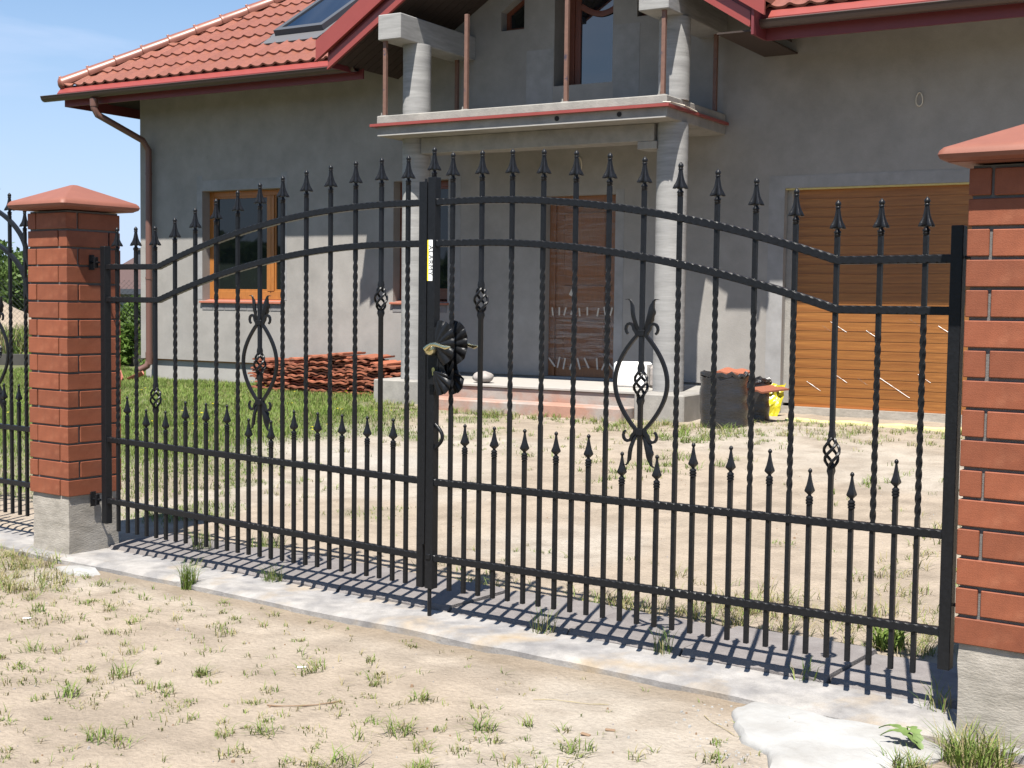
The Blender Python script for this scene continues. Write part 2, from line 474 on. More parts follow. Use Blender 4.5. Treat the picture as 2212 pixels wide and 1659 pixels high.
# concrete sill strip between and beside the pillars
def grid_slab(x0, x1, y0, y1, z, zb, nx, ny, amp, seed):
    """slab with a slightly uneven top and worn edges"""
    mb = MB()
    xs = np.linspace(x0, x1, nx); ys = np.linspace(y0, y1, ny)
    v = []; f = []
    for j, yy in enumerate(ys):
        for i, xx in enumerate(xs):
            e = 0
            dy = 0
            if j == 0: e = -.012; dy = (float(vnoise(xx, yy, 5, seed)) - .5) * .03
            z_ = z + (float(vnoise(xx, yy, 6, seed)) - .5) * amp + e
            v.append((xx, yy + dy, z_))
    for j in range(ny - 1):
        for i in range(nx - 1):
            a = j * nx + i; f.append((a, a + 1, a + 1 + nx, a + nx))
    b0 = len(v)
    for i in range(nx): v.append((xs[i], v[i][1] - .004, zb))
    for i in range(nx - 1): f.append((b0 + i, b0 + i + 1, i + 1, i))
    b1 = len(v)
    for i in range(nx): v.append((xs[i], y1, zb))
    for i in range(nx - 1): f.append(((ny - 1) * nx + i, (ny - 1) * nx + i + 1, b1 + i + 1, b1 + i))
    for side in (0, nx - 1):
        for j in range(ny - 1):
            a = j * nx + side; b_ = a + nx
            k = len(v); v += [(v[a][0], v[a][1], zb), (v[b_][0], v[b_][1], zb)]
            f.append((a, b_, k + 1, k))
    mb.add(v, f)
    return mb
s1 = grid_slab(-2.60, 2.62, -.205, .092, 0.0, -.3, 180, 9, .008, 3).build('gate_sill', SILL, smooth=35)
tag(s1, kind='structure')
s2 = grid_slab(-7.0, -2.62, -.16, .16, -.01, -.3, 80, 6, .008, 4).build('fence_sill', SILL, smooth=35)
tag(s2, kind='structure')
s3 = grid_slab(2.64, 6.5, -.16, .16, -.01, -.3, 50, 6, .008, 5).build('fence_sill', SILL, smooth=35)
tag(s3, kind='structure')

# curb stones laid flat behind the sill
joints = [-2.30, -1.62, -.62, .02, .61, 1.12, 1.70, 2.16]
curb_names = ['curb stone with a pillar shadow at the left end of the gate', 'curb stone lying behind the left gate leaf near its hinge',
              'curb stone behind the left gate leaf next to the centre', 'curb stone with a pale chipped corner just right of the drop bolt',
              'curb stone with a dark broken edge behind the right leaf', 'curb stone under the oval ornament of the right leaf',
              'last curb stone before the right brick pillar']
for i in range(len(joints) - 1):
    a, b = joints[i] + .006, joints[i + 1] - .006
    n = 10
    v = []; f = []
    mb = MB()
    top = .014 + (i % 3) * .005
    y0, y1 = .098, .56 + (i % 2) * .035
    sk = random.uniform(-.012, .012)
    xs = [a + (b - a) * k / (n - 1) for k in range(n)]
    R = []
    for k, xx in enumerate(xs):
        ch = .010 + .012 * random.random()
        if k in (0, n - 1): ch += .012
        yy0 = y0 + sk * (k / n) + random.uniform(-.006, .006)
        yy1 = y1 + sk * (k / n) + random.uniform(-.008, .008)
        R.append([(xx, yy0, -.12), (xx, yy0, top - ch), (xx, yy0 + ch, top), (xx, .5 * (yy0 + yy1), top + random.uniform(-.002, .003)), (xx, yy1 - ch, top), (xx, yy1, top - ch), (xx, yy1, -.12)])
    mb.rings(R)
    o = mb.build('curb_stone', CURB, smooth=40)
    tag(o, 'grey concrete ' + curb_names[i], 'curb stone', 'concrete curb stones laid behind the gate sill')

# ------------------------------------------------------------------ brick pillars
bw, bl, bh, jt = .065, .25, .080, .010
W = .325
b_long_x = MB().box(0, bl, 0, bw, 0, bh, .0025).mesh('brick', BRICK)
b_long_y = MB().box(0, bw, 0, bl, 0, bh, .0025).mesh('brick', BRICK)

def cap_mesh(w, ov, th, rise):
    mb = MB(); h = w / 2 + ov
    R = []
    n = 6
    def ring(s_, z, rc):
        pts = []
        for cx_, cy_, a0 in ((1, 1, 0), (-1, 1, 90), (-1, -1, 180), (1, -1, 270)):
            for k in range(n):
                a_ = math.radians(a0 + 90 * k / (n - 1))
                pts.append((cx_ * (s_ - rc) + rc * math.cos(a_), cy_ * (s_ - rc) + rc * math.sin(a_), z))
        return pts
    R.append(ring(w / 2 + .005, 0, .01))
    R.append(ring(h - .022, .004, .02))
    R.append(ring(h - .006, .012, .022))
    R.append(ring(h, .024, .025))
    R.append(ring(h - .004, .036, .025))
    R.append(ring(h - .014, .046, .022))
    R.append(ring(h - .04, .056, .016))
    for k in (.8, .6, .4, .2, .06):
        R.append(ring((h - .04) * k, .056 + rise * (1 - k), .012 * k + .001))
    mb.rings(R)
    mb.box(-h + .03, h - .03, -h + .03, h - .03, 0.001, .02)
    return mb.mesh('cap', CAPM, smooth=28)
CAPME = cap_mesh(W, .078, .04, .085)

def pillar(xl, yf, zt, label):
    """xl: left x of the front face, yf: front y, zt: top of brickwork"""
    p = empty('brick_pillar', (xl, yf, 0))
    tag(p, label, 'pillar', 'brick gate pillars')
    zb = zt - 16 * .09
    m = MB()
    m.box(.010, W - .010, .010, W - .010, zb + .002, zt)
    m.build('mortar_core', MORTAR, p)
    for cI in range(16):
        z = zt - (cI + 1) * .09 + .0005
        j = lambda: random.uniform(-.0015, .0015)
        if cI % 2 == 0:
            L_ = [(b_long_y, 0, 0), (b_long_x, W - bl, 0), (b_long_y, W - bw, W - bl), (b_long_x, 0, W - bw)]
        else:
            L_ = [(b_long_x, 0, 0), (b_long_y, W - bw, 0), (b_long_x, W - bl, W - bw), (b_long_y, 0, W - bl)]
        for me, bx, by in L_:
            place('brick', me, p, (bx + j(), by + j(), z + j() * .7), (0, 0, random.uniform(-.002, .002)))
    # concrete foot
    mb = MB(); R = []
    for k in range(9):
        z = -.16 + (zb + .16) * k / 8
        o_ = .012 + (float(vnoise(k * .7, xl, 1.3, 2)) - .5) * .008
        pts = []
        for (ax, ay, bx, by) in ((o_, o_, W - o_, o_), (W - o_, o_, W - o_, W - o_), (W - o_, W - o_, o_, W - o_), (o_, W - o_, o_, o_)):
            for q in range(5):
                t = q / 5
                pts.append((ax + (bx - ax) * t + random.uniform(-.0015, .0015), ay + (by - ay) * t + random.uniform(-.0015, .0015), z))
        R.append(pts)
    mb.rings(R)
    mb.build('concrete_foot', PCONC, p, smooth=30)
    place('cap', CAPME, p, (W / 2, W / 2, zt + .006))
    return p
pillar(-2.2474 - W, -.146, 1.7344, 'narrow red brick pillar left of the gate with a terracotta pyramid cap, seen on two sides')
pillar(2.2194, -.1865, 1.7249, 'large near red brick pillar cut off by the right edge of the photo')

# ------------------------------------------------------------------ gate
def up_z(ax):    # upper rail centre height
    if ax > 1.74: return 1.456
    if ax < .2: return 1.705
    return 1.705 - .1057 * (ax - .2) ** 2
def lo_z(ax):
    if ax > 1.74: return 1.292
    if ax < .2: return 1.538
    return 1.538 - .1037 * (ax - .2) ** 2

def rail_mesh(pts, s=.0275, pitch=.031):
    """hammered square bar following pts [(x,z)]"""
    # resample
    P = [Vector((x, 0, z)) for x, z in pts]
    out = [P[0]]; step = .0078; acc = 0
    for a, b in zip(P, P[1:]):
        L_ = (b - a).length; t = step - acc
        while t <= L_:
            out.append(a + (b - a) * (t / L_)); t += step
        acc = L_ - (t - step)
    out.append(P[-1])
    R = []; h = s / 2
    d = 0
    for i, p in enumerate(out):
        if i: d += (out[i] - out[i - 1]).length
        t = (out[min(i + 1, len(out) - 1)] - out[max(i - 1, 0)]).normalized()
        n_ = Vector((-t.z, 0, t.x))
        cU = .0012 + .0042 * max(0, math.sin(2 * PI * d / pitch)) ** .7
        cD = .0012 + .0042 * max(0, math.sin(2 * PI * d / pitch + 2)) ** .7
        ring = []
        for (sy, sn, first) in ((-1, 1, 0), (1, 1, 1), (1, -1, 0), (-1, -1, 1)):
            cc = cU if sn > 0 else cD
            a_ = (sy * h, sn * (h - cc)); b_ = (sy * (h - cc), sn * h)
            seq = (a_, b_) if first == 0 else (b_, a_)
            for (yy, nn) in seq:
                ring.append((p.x + n_.x * nn, yy, p.z + n_.z * nn))
        R.append(ring)
    m = MB(); m.rings(R)
    return m

def finial_mesh():
    """fluted bell with ball tip; z=0 at the bar top, .122 tall"""
    mb = MB(); n = 32
    prof = [(.000, .0080, 0), (.003, .0105, 0), (.008, .0115, 0), (.010, .0095, 0), (.013, .0120, 0), (.018, .0118, 0), (.022, .0080, 0), (.027, .0066, 0),
            (.031, .0082, .1), (.0325, .0125, .5), (.0335, .0168, .62), (.036, .0170, .62), (.041, .0142, .60), (.048, .0118, .55), (.058, .0098, .45), (.070, .0084, .32), (.084, .0074, .18), (.094, .0070, .05),
            (.095, .0088, 0), (.099, .0092, 0), (.101, .0074, 0), (.104, .0090, 0), (.109, .0100, 0), (.114, .0086, 0), (.118, .0052, 0), (.122, .0022, 0)]
    R = []
    for z, r_, m_ in prof:
        ring = []
        for j in range(n):
            a = 2 * PI * j / n
            lobe = math.cos(2 * (a - PI / 4)) ** 2      # 4 lobes on diagonals
            lob = lobe ** .9
            q = r_ * (1 - m_ + 2.15 * m_ * lob)
            zz = z - (.006 * lob if .032 < z < .0365 else 0)
            ring.append((q * math.cos(a), q * math.sin(a), zz))
        R.append(ring)
    mb.rings(R)
    return mb.mesh('finial', IRON, smooth=50)
FIN = finial_mesh()

def spear_mesh():
    """four-sided spear tip, .125 tall"""
    mb = MB()
    mb.lathe([(0, .0085), (.003, .0122), (.008, .0122), (.0095, .0096), (.012, .0128), (.018, .0128), (.0195, .0096), (.022, .0122), (.027, .0115), (.031, .0065), (.036, .0055)], 12)
    R = []
    for z, r_ in ((.034, .0050), (.046, .0175), (.050, .0180), (.066, .0120), (.084, .0078), (.102, .0048), (.109, .0040)):
        R.append([(r_ * 1.05 * math.cos(PI / 4 + k * PI / 2), r_ * 1.05 * math.sin(PI / 4 + k * PI / 2), z) for k in range(4)])
    mb.rings(R)
    mb.lathe([(.107, .002), (.110, .0056), (.114, .0076), (.118, .0070), (.122, .0044), (.1245, .001)], 10)
    return mb.mesh('spear_tip', IRON, smooth=35)
SPEAR = spear_mesh()

BS = .0152
def sq_ring(z, h, a):
    return [(h * 1.4142 * math.cos(a + PI / 4 + k * PI / 2), h * 1.4142 * math.sin(a + PI / 4 + k * PI / 2), z) for k in range(4)]
def plain(mb, z0, z1, h=BS / 2):
    mb.rings([sq_ring(z0, h, 0), sq_ring(z1, h, 0)])
def bar_mesh(z0, z1, tw0=None, tw1=None, basket=None):
    mb = MB(); h = BS / 2
    if basket is not None:
        bz = basket; bhh = .050
        mb.rings([sq_ring(z0, h, 0), sq_ring(bz - bhh - .028, h, 0), sq_ring(bz - bhh - .012, h * 1.5, 0), sq_ring(bz - bhh + .002, h * 1.3, 0)])
        mb.rings([sq_ring(bz + bhh - .002, h * 1.25, 0), sq_ring(bz + bhh + .010, h * 1.35, 0), sq_ring(bz + bhh + .026, h, 0), sq_ring(z1, h, 0)])
    elif tw0 is not None:
        R = [sq_ring(z0, h, 0)]
        n = int((tw1 - tw0) / .0065)
        turns = round((tw1 - tw0) / .165)
        for i in range(n + 1):
            t = i / n
            R.append(sq_ring(tw0 + (tw1 - tw0) * t, h, 2 * PI * turns * t))
        R.append(sq_ring(z1, h, 0))
        mb.rings(R)
    else:
        plain(mb, z0, z1)
    return mb
def basket_mesh():
    mb = MB()
    for k in range(4):
        path = []; n = 18
        for i in range(n + 1):
            t = i / n
            a = k * PI / 2 + t * PI * 1.15
            r_ = .0055 + .0205 * math.sin(PI * t) ** .75
            path.append((r_ * math.cos(a), r_ * math.sin(a), -.050 + .100 * t))
        mb.tube(path, .0054, 6, ref=(0, 0, 1))
    return mb.mesh('basket', IRON, smooth=50)
BASK = basket_mesh()

def leaf_mesh(sgn, updown):
    """acanthus leaf: grows outward/up from the scroll; local origin at its root"""
    mb = MB()
    n = 16; m_ = 5
    wd = Vector((.62 * sgn, .785, 0))   # width direction: set askew to the gate plane
    front = []; back = []
    for i in range(n + 1):
        t = i / n
        xx = sgn * (.004 + .034 * math.sin(min(1, t * 1.7) * PI * .5) - .006 * math.sin(PI * t))
        zz = .128 * min(t, .93) - .05 * max(0, t - .93)
        if t > .86:
            xx += sgn * .020 * ((t - .86) / .14)
        w = .018 * math.sin(PI * min(1, (t + .02) / .9)) ** .8 + .0028 if t < .88 else .004
        if t > .82: w = .0075
        w *= 1.25
        for j in range(m_):
            u = (j / (m_ - 1)) * 2 - 1
            cup = .008 * (u * u) * (1 if t < .8 else .3)
            p = Vector((xx, 0, zz)) + wd * (u * w * (.62 if u < 0 else .62 * (1 + .14 * math.sin(t * 26)))) + Vector((-sgn * .785, .62, 0)) * (cup - .002 * math.cos(u * 9))
            front.append(p)
    nn = n + 1
    for p in front:
        back.append(p + Vector((sgn * .785, -.62, 0)) * .0022)
    v = [tuple(p) for p in front + back]
    K = len(front); f = []
    for i in range(n):
        for j in range(m_ - 1):
            a = i * m_ + j
            f.append((a, a + 1, a + 1 + m_, a + m_)); f.append((K + a, K + a + m_, K + a + 1 + m_, K + a + 1))
        for j in (0, m_ - 1):
            a = i * m_ + j
            f.append((a, a + m_, K + a + m_, K + a))
    f.append(tuple(range(n * m_, n * m_ + m_)) + tuple(K + q for q in reversed(range(n * m_, n * m_ + m_))))
    v = [(x, y, z * updown) for x, y, z in v]
    mb.add(v, f)
    return mb.mesh('leaf', IRON, smooth=50)
LEAF = {(s_, u_): leaf_mesh(s_, u_) for s_ in (-1, 1) for u_ in (-1, 1)}

def oval_mesh():
    """two bowed bars with curled ends; local z=0 at the middle (1.028)"""
    mb = MB()
    for sgn in (-1, 1):
        path = []; rad = []
        # upper curl
        cx0, cz0 = sgn * .046, .196
        for i in range(11):
            a = math.radians(-40 + 250 * (1 - i / 10))
            rr_ = .0165 + .004 * (i / 10)
            path.append((cx0 + sgn * rr_ * math.cos(a) * 1.0, 0, cz0 + rr_ * math.sin(a) * .95)); rad.append(.0088)
        path = []; rad = []
        for t in np.linspace(0, 1, 9):      # curl, from tip inward to the joint
            a = PI * (-.35 + 1.35 * t)
            path.append((sgn * (.050 + .0180 * math.cos(a)), 0, .190 + .020 * math.sin(a))); rad.append(.0055 + .003 * t)
        path.append((sgn * .022, 0, .178)); rad.append(.0088)
        for t in np.linspace(0, 1, 22):
            z = .166 - t * .344
            u_ = (z + .006) / .176
            x = .0145 + .096 * max(0, math.cos(u_ * PI / 2)) ** .88
            path.append((sgn * x, 0, z)); rad.append(.0088)
        path.append((sgn * .022, 0, -.192)); rad.append(.0088)
        for t in np.linspace(1, 0, 9):
            a = PI * (-.35 + 1.35 * t)
            path.append((sgn * (.052 + .0190 * math.cos(a)), 0, -.203 - .020 * math.sin(a))); rad.append(.0055 + .003 * t)
        mb.tube(path, rad, 4, flat=1.0, ph=PI / 4)
    mb.box(-.0145, .0145, -.010, .010, .164, .188, .002)
    mb.box(-.0145, .0145, -.010, .010, -.200, -.174, .002)
    return mb.mesh('oval_scroll', IRON, smooth=40)
OVAL = oval_mesh()

def gate_leaf(side, label):
    """side -1 left, +1 right. Built in gate coordinates, origin at the centre post foot."""
    a0 = .1357 if side < 0 else .1013
    root = empty('gate_leaf', (0, 0, 0), rz=(-.0101 if side < 0 else 0))
    tag(root, label, 'gate leaf', 'two leaves of the wrought iron driveway gate')
    xh = 2.136 if side > 0 else 2.161       # hinge post centre
    xc = .010 if side > 0 else .050
    # posts
    m = MB(); hp = .0195 if side > 0 else .0190; m.box(side * xh - hp, side * xh + hp, -hp, hp, .150, 1.560, .002); m.build('hinge_post', IRON, root)
    if side > 0:
        m = MB(); m.box(-.015, .025, -.019, .019, .117, 1.806, .002)
        m.box(-.0275, -.0155, -.0235, -.0195, .30, 1.80, .001)
        for k in range(52):                                   # stitched weld along the stop strip
            zz = .32 + k * .0285
            m.box(-.0285, -.0255, -.024, -.020, zz, zz + .016, .001)
        o = m.build('meeting_post', IRON, root)
        place('finial', FIN, o, (.004, 0, 1.806))
        mm = MB(); mm.lathe([(.004, .0085), (.14, .0085)], 12, (.004, -.008, 0)); mm.box(-.008, .016, -.024, -.0185, .24, .262, .002)
        mm.build('drop_bolt', IRON, root, smooth=40)
        mm = MB(); path = [(.024 + .038 * math.sin(PI * t), -.004, .80 - .10 * t) for t in np.linspace(0, 1, 13)]
        mm.tube(path, .0078, 8); mm.build('pull_ring', IRON, root, smooth=50)
    else:
        m = MB(); m.box(-.0625, -.0280, -.018, .018, .117, 1.790, .002); m.build('meeting_post', IRON, root)
    # rails
    x0 = side * (.0255 if side > 0 else .0630); x1 = side * (xh - (.0198 if side > 0 else .0193))
    for fn in (up_z, lo_z):
        xs = np.linspace(abs(x0), 1.74, 60).tolist() + [abs(x1)]
        pts = [(side * x, fn(x)) for x in xs]
        rail_mesh(pts).build('arched_rail', IRON, root, smooth=35)
    for z0, z1, nm in ((.560, .581, 'middle_rail'), (.245, .268, 'bottom_rail')):
        rail_mesh([(x0, z0), (x1, z1)]).build(nm, IRON, root, smooth=35)
    # tall bars
    for k in range(14):
        ax = a0 + k * .1485
        zb_ = .119
        zt_ = up_z(ax) + .076
        bk = {1: 1.311, 11: .813, 6: 1.008}.get(k)
        if bk is None:
            tt = lo_z(ax) - .07 - .02 * math.sin(k * 2.3)
            ln = .62 if k else .60
            mb = bar_mesh(zb_, zt_, tt - ln, tt)
        else:
            mb = bar_mesh(zb_, zt_, basket=bk)
        o = mb.build('bar', IRON, root, loc=(side * ax, 0, 0), smooth=30)
        wm = MB()                                # weld beads on the rails
        place('finial', FIN, o, (0, 0, zt_ - .001))
        if bk is not None:
            place('basket', BASK, o, (0, 0, bk), (0, 0, .4 * k))
        if k == 6:
            ov = place('oval_scroll', OVAL, root, (side * ax, 0, 1.020))
            for s_ in (-1, 1):
                place('leaf', LEAF[(s_, 1)], ov, (s_ * .012, 0, .182))
                place('leaf', LEAF[(s_, -1)], ov, (s_ * .014, 0, -.196))
    # short bars with spear tips
    for k in range(13):
        ax = a0 + (k + .5) * .1485
        low = k in (5, 6, 10, 11)
        zt_ = (.755 if low else .810) - .1245
        m = MB(); plain(m, .119, zt_)
        o = m.build('short_bar', IRON, root, loc=(side * ax, 0, 0))
        place('spear_tip', SPEAR, o, (0, 0, zt_))
    # weld beads where bars meet the rails (joined: too small to pick apart)
    wm = MB()
    for k in range(27):
        ax = a0 + k * .07425
        tall = k % 2 == 0
        zs_ = [(.245 + (.268 - .245) * ax / 2.15), (.560 + .021 * ax / 2.15)]
        if tall: zs_ += [up_z(ax), lo_z(ax)]
        for z in zs_:
            for dx in (-.006, .005):
                if random.random() < .75:
                    r_ = random.uniform(.0022, .004)
                    x = side * ax + dx; zz = z + .0125
                    wm.lathe([(-r_ * .5, r_ * .6), (0, r_), (r_ * .8, r_ * .5)], 6, (x, -.009 + random.uniform(-.003, .001), zz))
    o = wm.build('weld_beads', IRON, root, smooth=60); o['kind'] = 'stuff'
    return root
GL = gate_leaf(-1, 'left leaf of the black wrought iron gate hung on the narrow far pillar')
GR = gate_leaf(1, 'right leaf of the black wrought iron gate with lock plate, lever and drop bolt')

# hinges fixed to the pillars
def hinge(x, z, side, label):
    m = MB()
    m.box(x, x + side * .006, -.016, .016, z - .038, z + .038, .001)
    m.tube([(x + side * .006, 0, z), (x + side * .062, 0, z)], .006, 8)
    m.box(x + side * .030, x + side * .044, -.010, .010, z - .028, z + .028, .001)
    o = m.build('hinge', IRON, smooth=40)
    tag(o, label, 'hinge', 'gate hinges fixed to the brick pillars')
hinge(-2.247, 1.478, 1, 'upper black hinge on the narrow left pillar')
hinge(-2.247, .270, 1, 'lower black hinge on the narrow left pillar')
hinge(2.2194, 1.46, -1, 'upper black hinge at the edge of the near right pillar')
hinge(2.2194, .36, -1, 'lower black hinge beside the near right pillar')

# lock plate on the right leaf
def fan(mb, cx_, cz_, y, pts, nper=10, amp=.011, th=.0025):
    """shell-like fluted fan: pts outline in (x,z) seen from the front"""
    n = len(pts)
    prev = None
    R0 = []; cols = []
    K = 5
    for k in range((n - 1) * nper + 1):
        i = min(k // nper, n - 2); t = (k - i * nper) / nper
        px = pts[i][0] * (1 - t) + pts[i + 1][0] * t; pz = pts[i][1] * (1 - t) + pts[i + 1][1] * t
        bulge = math.sin(PI * t)
        dx, dz = px - cx_, pz - cz_
        cols.append([(cx_ + dx * s_ * (1 + .10 * bulge * s_), y - amp * bulge * s_ ** 2.2 * 1.2 + .008 * s_ ** 3 - .010 * (1 - s_ ** 2), cz_ + dz * s_ * (1 + .10 * bulge * s_)) for s_ in np.linspace(0.03, 1, K)])
    v = [p for c_ in cols for p in c_]; m_ = len(v)
    v += [(p[0], p[1] + th, p[2]) for p in v]
    f = []
    for k in range(len(cols) - 1):
        for s_ in range(K - 1):
            a = k * K + s_
            f.append((a, a + 1, a + K + 1, a + K)); f.append((m_ + a, m_ + a + K, m_ + a + K + 1, m_ + a + 1))
        a = k * K + K - 1
        f.append((a, a + K, m_ + a + K, m_ + a)[::-1])
    mb.add(v, f)
def zpx(x, z):    # measured on the enlarged photo: scale of the lock detail
    return (.058 + (x - 255) * .000465, 1.125 - (z - 1110) * .00047)
for yy, nm in ((-.040, 'lock_plate'), (.045, 'rear_lock_plate')):
    m = MB()
    up_pts = [zpx(*p) for p in [(238, 925), (330, 905), (405, 960), (434, 1040), (436, 1130), (405, 1222), (300, 1285)]]
    fan(m, *zpx(250, 1110), yy, up_pts)
    lo_pts = [zpx(*p) for p in [(335, 1325), (402, 1400), (385, 1478), (320, 1528), (230, 1518)]]
    fan(m, *zpx(232, 1335), yy, lo_pts)
    a = [zpx(*p) for p in [(215, 960), (262, 935), (300, 1110), (320, 1250), (345, 1400), (300, 1500), (225, 1510), (210, 1350), (218, 1250), (225, 1100)]]
    m.prism(a[::-1], 'y', yy + .003, yy + .007)
    m.box(.012, .066, min(yy, yy + (-.0) + (.03 if yy < 0 else -.03)), max(yy, yy + (.03 if yy < 0 else -.03)), .965, 1.085)
    pl = m.build(nm, IRON, GR, smooth=70)
    h = MB(); s_ = -1 if yy < 0 else 1
    hx_, hz_ = zpx(238, 1125)
    y0 = yy + s_ * .004
    h.tube([(hx_ - .006, y0 + s_ * .01, hz_ - .010), (hx_ - .006, y0 + s_ * .032, hz_ - .010), (hx_ - .006, y0 + s_ * .038, hz_ - .010)], [.024, .023, .012], 18, ref=(0, 0, 1))
    h.tube([(hx_, y0 + s_ * .010, hz_), (hx_, y0 + s_ * .045, hz_)], .0075, 10, ref=(0, 0, 1))
    pth = [(hx_ - .012, y0 + s_ * .045, hz_ - .008), (hx_ + .002, y0 + s_ * .047, hz_ + .002), (hx_ + .02, y0 + s_ * .048, hz_ + .012), (hx_ + .045, y0 + s_ * .048, hz_ + .013), (hx_ + .07, y0 + s_ * .047, hz_ + .006), (hx_ + .095, y0 + s_ * .046, hz_ + .001), (hx_ + .115, y0 + s_ * .044, hz_ + .004)]
    h.tube(pth, [.011, .0095, .0075, .0105, .0075, .0095, .004], 8)
    h.build('lever_handle', BRASS, pl, smooth=60)
    k = MB(); kx, kz = zpx(226, 1345)
    pts = [(kx + .0085 * math.cos(a_), kz + .012 + .0085 * math.sin(a_)) for a_ in np.linspace(-.6, PI + .6, 9)] + [(kx - .005, kz - .012), (kx + .005, kz - .012)]
    k.prism(pts if s_ < 0 else pts, 'y', yy - .006 if yy < 0 else yy + .004, yy - .001 if yy < 0 else yy + .009)
    k.build('keyhole_cover', BRASS, pl)

# vertical sticker on the meeting post
sx0, sx1, sz0, sz1 = -.0130, .0140, 1.386, 1.552
m = MB(); m.box(sx0 + .007, sx1, -.0200, -.0186, sz0, sz1); st = m.build('sticker', LABW, None)
tag(st, 'white and yellow paper strip sticker stuck upright on the black centre post', 'sticker')
m = MB(); m.box(sx0, sx0 + .0067, -.0200, -.0186, sz0, sz1); m.build('yellow_edge', LABY, st)
fc = bpy.data.curves.new('lettering', 'FONT'); fc.body = 'ALARMY'; fc.size = .030; fc.align_x = 'CENTER'; fc.align_y = 'CENTER'; fc.extrude = .0002; fc.space_character = 1.12
fo = bpy.data.objects.new('lettering_tmp', fc)
tm = bpy.data.meshes.new_from_object(fo)
bpy.data.objects.remove(fo)
tm.materials.clear(); tm.materials.append(LABK)
# text rotated a quarter turn clockwise, facing -y
R3 = Matrix(((0, 1, 0), (0, 0, -1), (-1, 0, 0)))
tm.transform(R3.to_4x4())
place('lettering', tm, st, ((sx0 + .007 + sx1) / 2, -.0204, (sz0 + sz1) / 2))

# ------------------------------------------------------------------ fence section left of the far pillar
def fence_section(xr, n, label):
    root = empty('fence_section', (0, 0, 0)); tag(root, label, 'fence')
    sp = .137
    xs = [xr - k * sp for k in range(n)]
    xm = (xs[0] + xs[-1]) / 2; hw = (xs[0] - xs[-1]) / 2 + .02
    def arch(x, base): 
        u_ = min(1, abs(x - xm) / hw)
        return base + .36 * math.sqrt(max(0, 1 - u_ ** 2.0))
    xa = xs[0] + .24; xb = xs[-1] - .24
    for base in (1.50, 1.32):
        path = [(xm + hw * math.cos(t), 0, base + .36 * math.sin(t)) for t in np.linspace(0, PI, 40)]
        m = MB(); m.tube([(xa, 0, base - .10)] + [(xm + hw * .0 + hw + .03, 0, base - .05)] + path + [(xm - hw - .03, 0, base - .05), (xb, 0, base - .10)], .0135, 4, ph=PI / 4); m.build('arched_rail', IRON, root, smooth=40)
    for z in (.592, .292):
        rail_mesh([(xb, z), (xa, z)]).build('straight_rail', IRON, root, smooth=35)
    for k, x in enumerate(xs):
        zt_ = arch(x, 1.50) + .08 if k else 1.545 + .095
        mid = len(xs) // 2
        zt_ = {0: 1.645, 1: 1.735}.get(k, {n - 1: 1.645, n - 2: 1.735}.get(k, zt_))
        bkz = 1.0 if k in (2, n - 3) else None
        mb = bar_mesh(.12, zt_, .72, 1.30) if bkz is None else bar_mesh(.12, zt_, basket=bkz)
        o = mb.build('bar', IRON, root, loc=(x, 0, 0), smooth=30)
        place('finial', FIN, o, (0, 0, zt_))
        if bkz:
            place('basket', BASK, o, (0, 0, bkz))
            ov = place('oval_scroll', OVAL, root, (x, 0, 1.0))
            for s_ in (-1, 1):
                place('leaf', LEAF[(s_, 1)], ov, (s_ * .012, 0, .182)); place('leaf', LEAF[(s_, -1)], ov, (s_ * .014, 0, -.196))
        if k < n - 1 or True:
            z2 = .83 - .1245
            m = MB(); plain(m, .12, z2); o = m.build('short_bar', IRON, root, loc=(x - sp / 2, 0, 0)); place('spear_tip', SPEAR, o, (0, 0, z2))
    return root
fence_section(-2.815, 13, 'black iron fence section with arched rails, left of the narrow brick pillar')

# ------------------------------------------------------------------ house
D = 8.05
XL, XR = -10.16, 5.2
HB = 17.0
house = empty('house', (0, 0, 0), TH)
tag(house, 'unfinished grey plastered house with red tiled roof, balcony porch and garage door behind the gate', 'house')
SL = .64
YE, ZE = 7.33, 3.998       # main eave tile edge
YE2, ZE2 = 7.08, 3.972     # garage side eave
GXc = -3.66                # gable centre
YG = 6.78

# wall with openings: front wall as a set of boxes around openings (D = outer face, thickness .35)
def wall_with_holes(x0, x1, z0, z1, holes, y0, y1, mb):
    xs = sorted(set([x0, x1] + [h[0] for h in holes] + [h[1] for h in holes]))
    zs = sorted(set([z0, z1] + [h[2] for h in holes] + [h[3] for h in holes]))
    solid = {}
    for i in range(len(xs) - 1):
        for j in range(len(zs) - 1):
            cx_, cz_ = (xs[i] + xs[i + 1]) / 2, (zs[j] + zs[j + 1]) / 2
            solid[(i, j)] = not any(h[0] < cx_ < h[1] and h[2] < cz_ < h[3] for h in holes)
    V = {}; v = []; f = []
    def vid(i, j, s_):
        if (i, j, s_) not in V:
            V[(i, j, s_)] = len(v); v.append((xs[i], y1 if s_ else y0, zs[j]))
        return V[(i, j, s_)]
    for (i, j), s_ in solid.items():
        if not s_: continue
        f.append((vid(i, j, 0), vid(i + 1, j, 0), vid(i + 1, j + 1, 0), vid(i, j + 1, 0)))
        f.append((vid(i, j, 1), vid(i, j + 1, 1), vid(i + 1, j + 1, 1), vid(i + 1, j, 1)))
        for (di, dj, a, b) in ((-1, 0, (i, j), (i, j + 1)), (1, 0, (i + 1, j + 1), (i + 1, j)), (0, -1, (i + 1, j), (i, j)), (0, 1, (i, j + 1), (i + 1, j + 1))):
            if not solid.get((i + di, j + dj), False):
                f.append((vid(*a, 0), vid(*b, 0), vid(*b, 1), vid(*a, 1)))
    mb.add(v, f)
win1 = (-9.057, -7.75, 1.285, 2.668)
win2 = (-6.06, -5.30, 1.30, 2.685)
door = (-4.035, -3.195, .515, 2.455)
gar = (-1.357, 1.30, .515, 2.45)
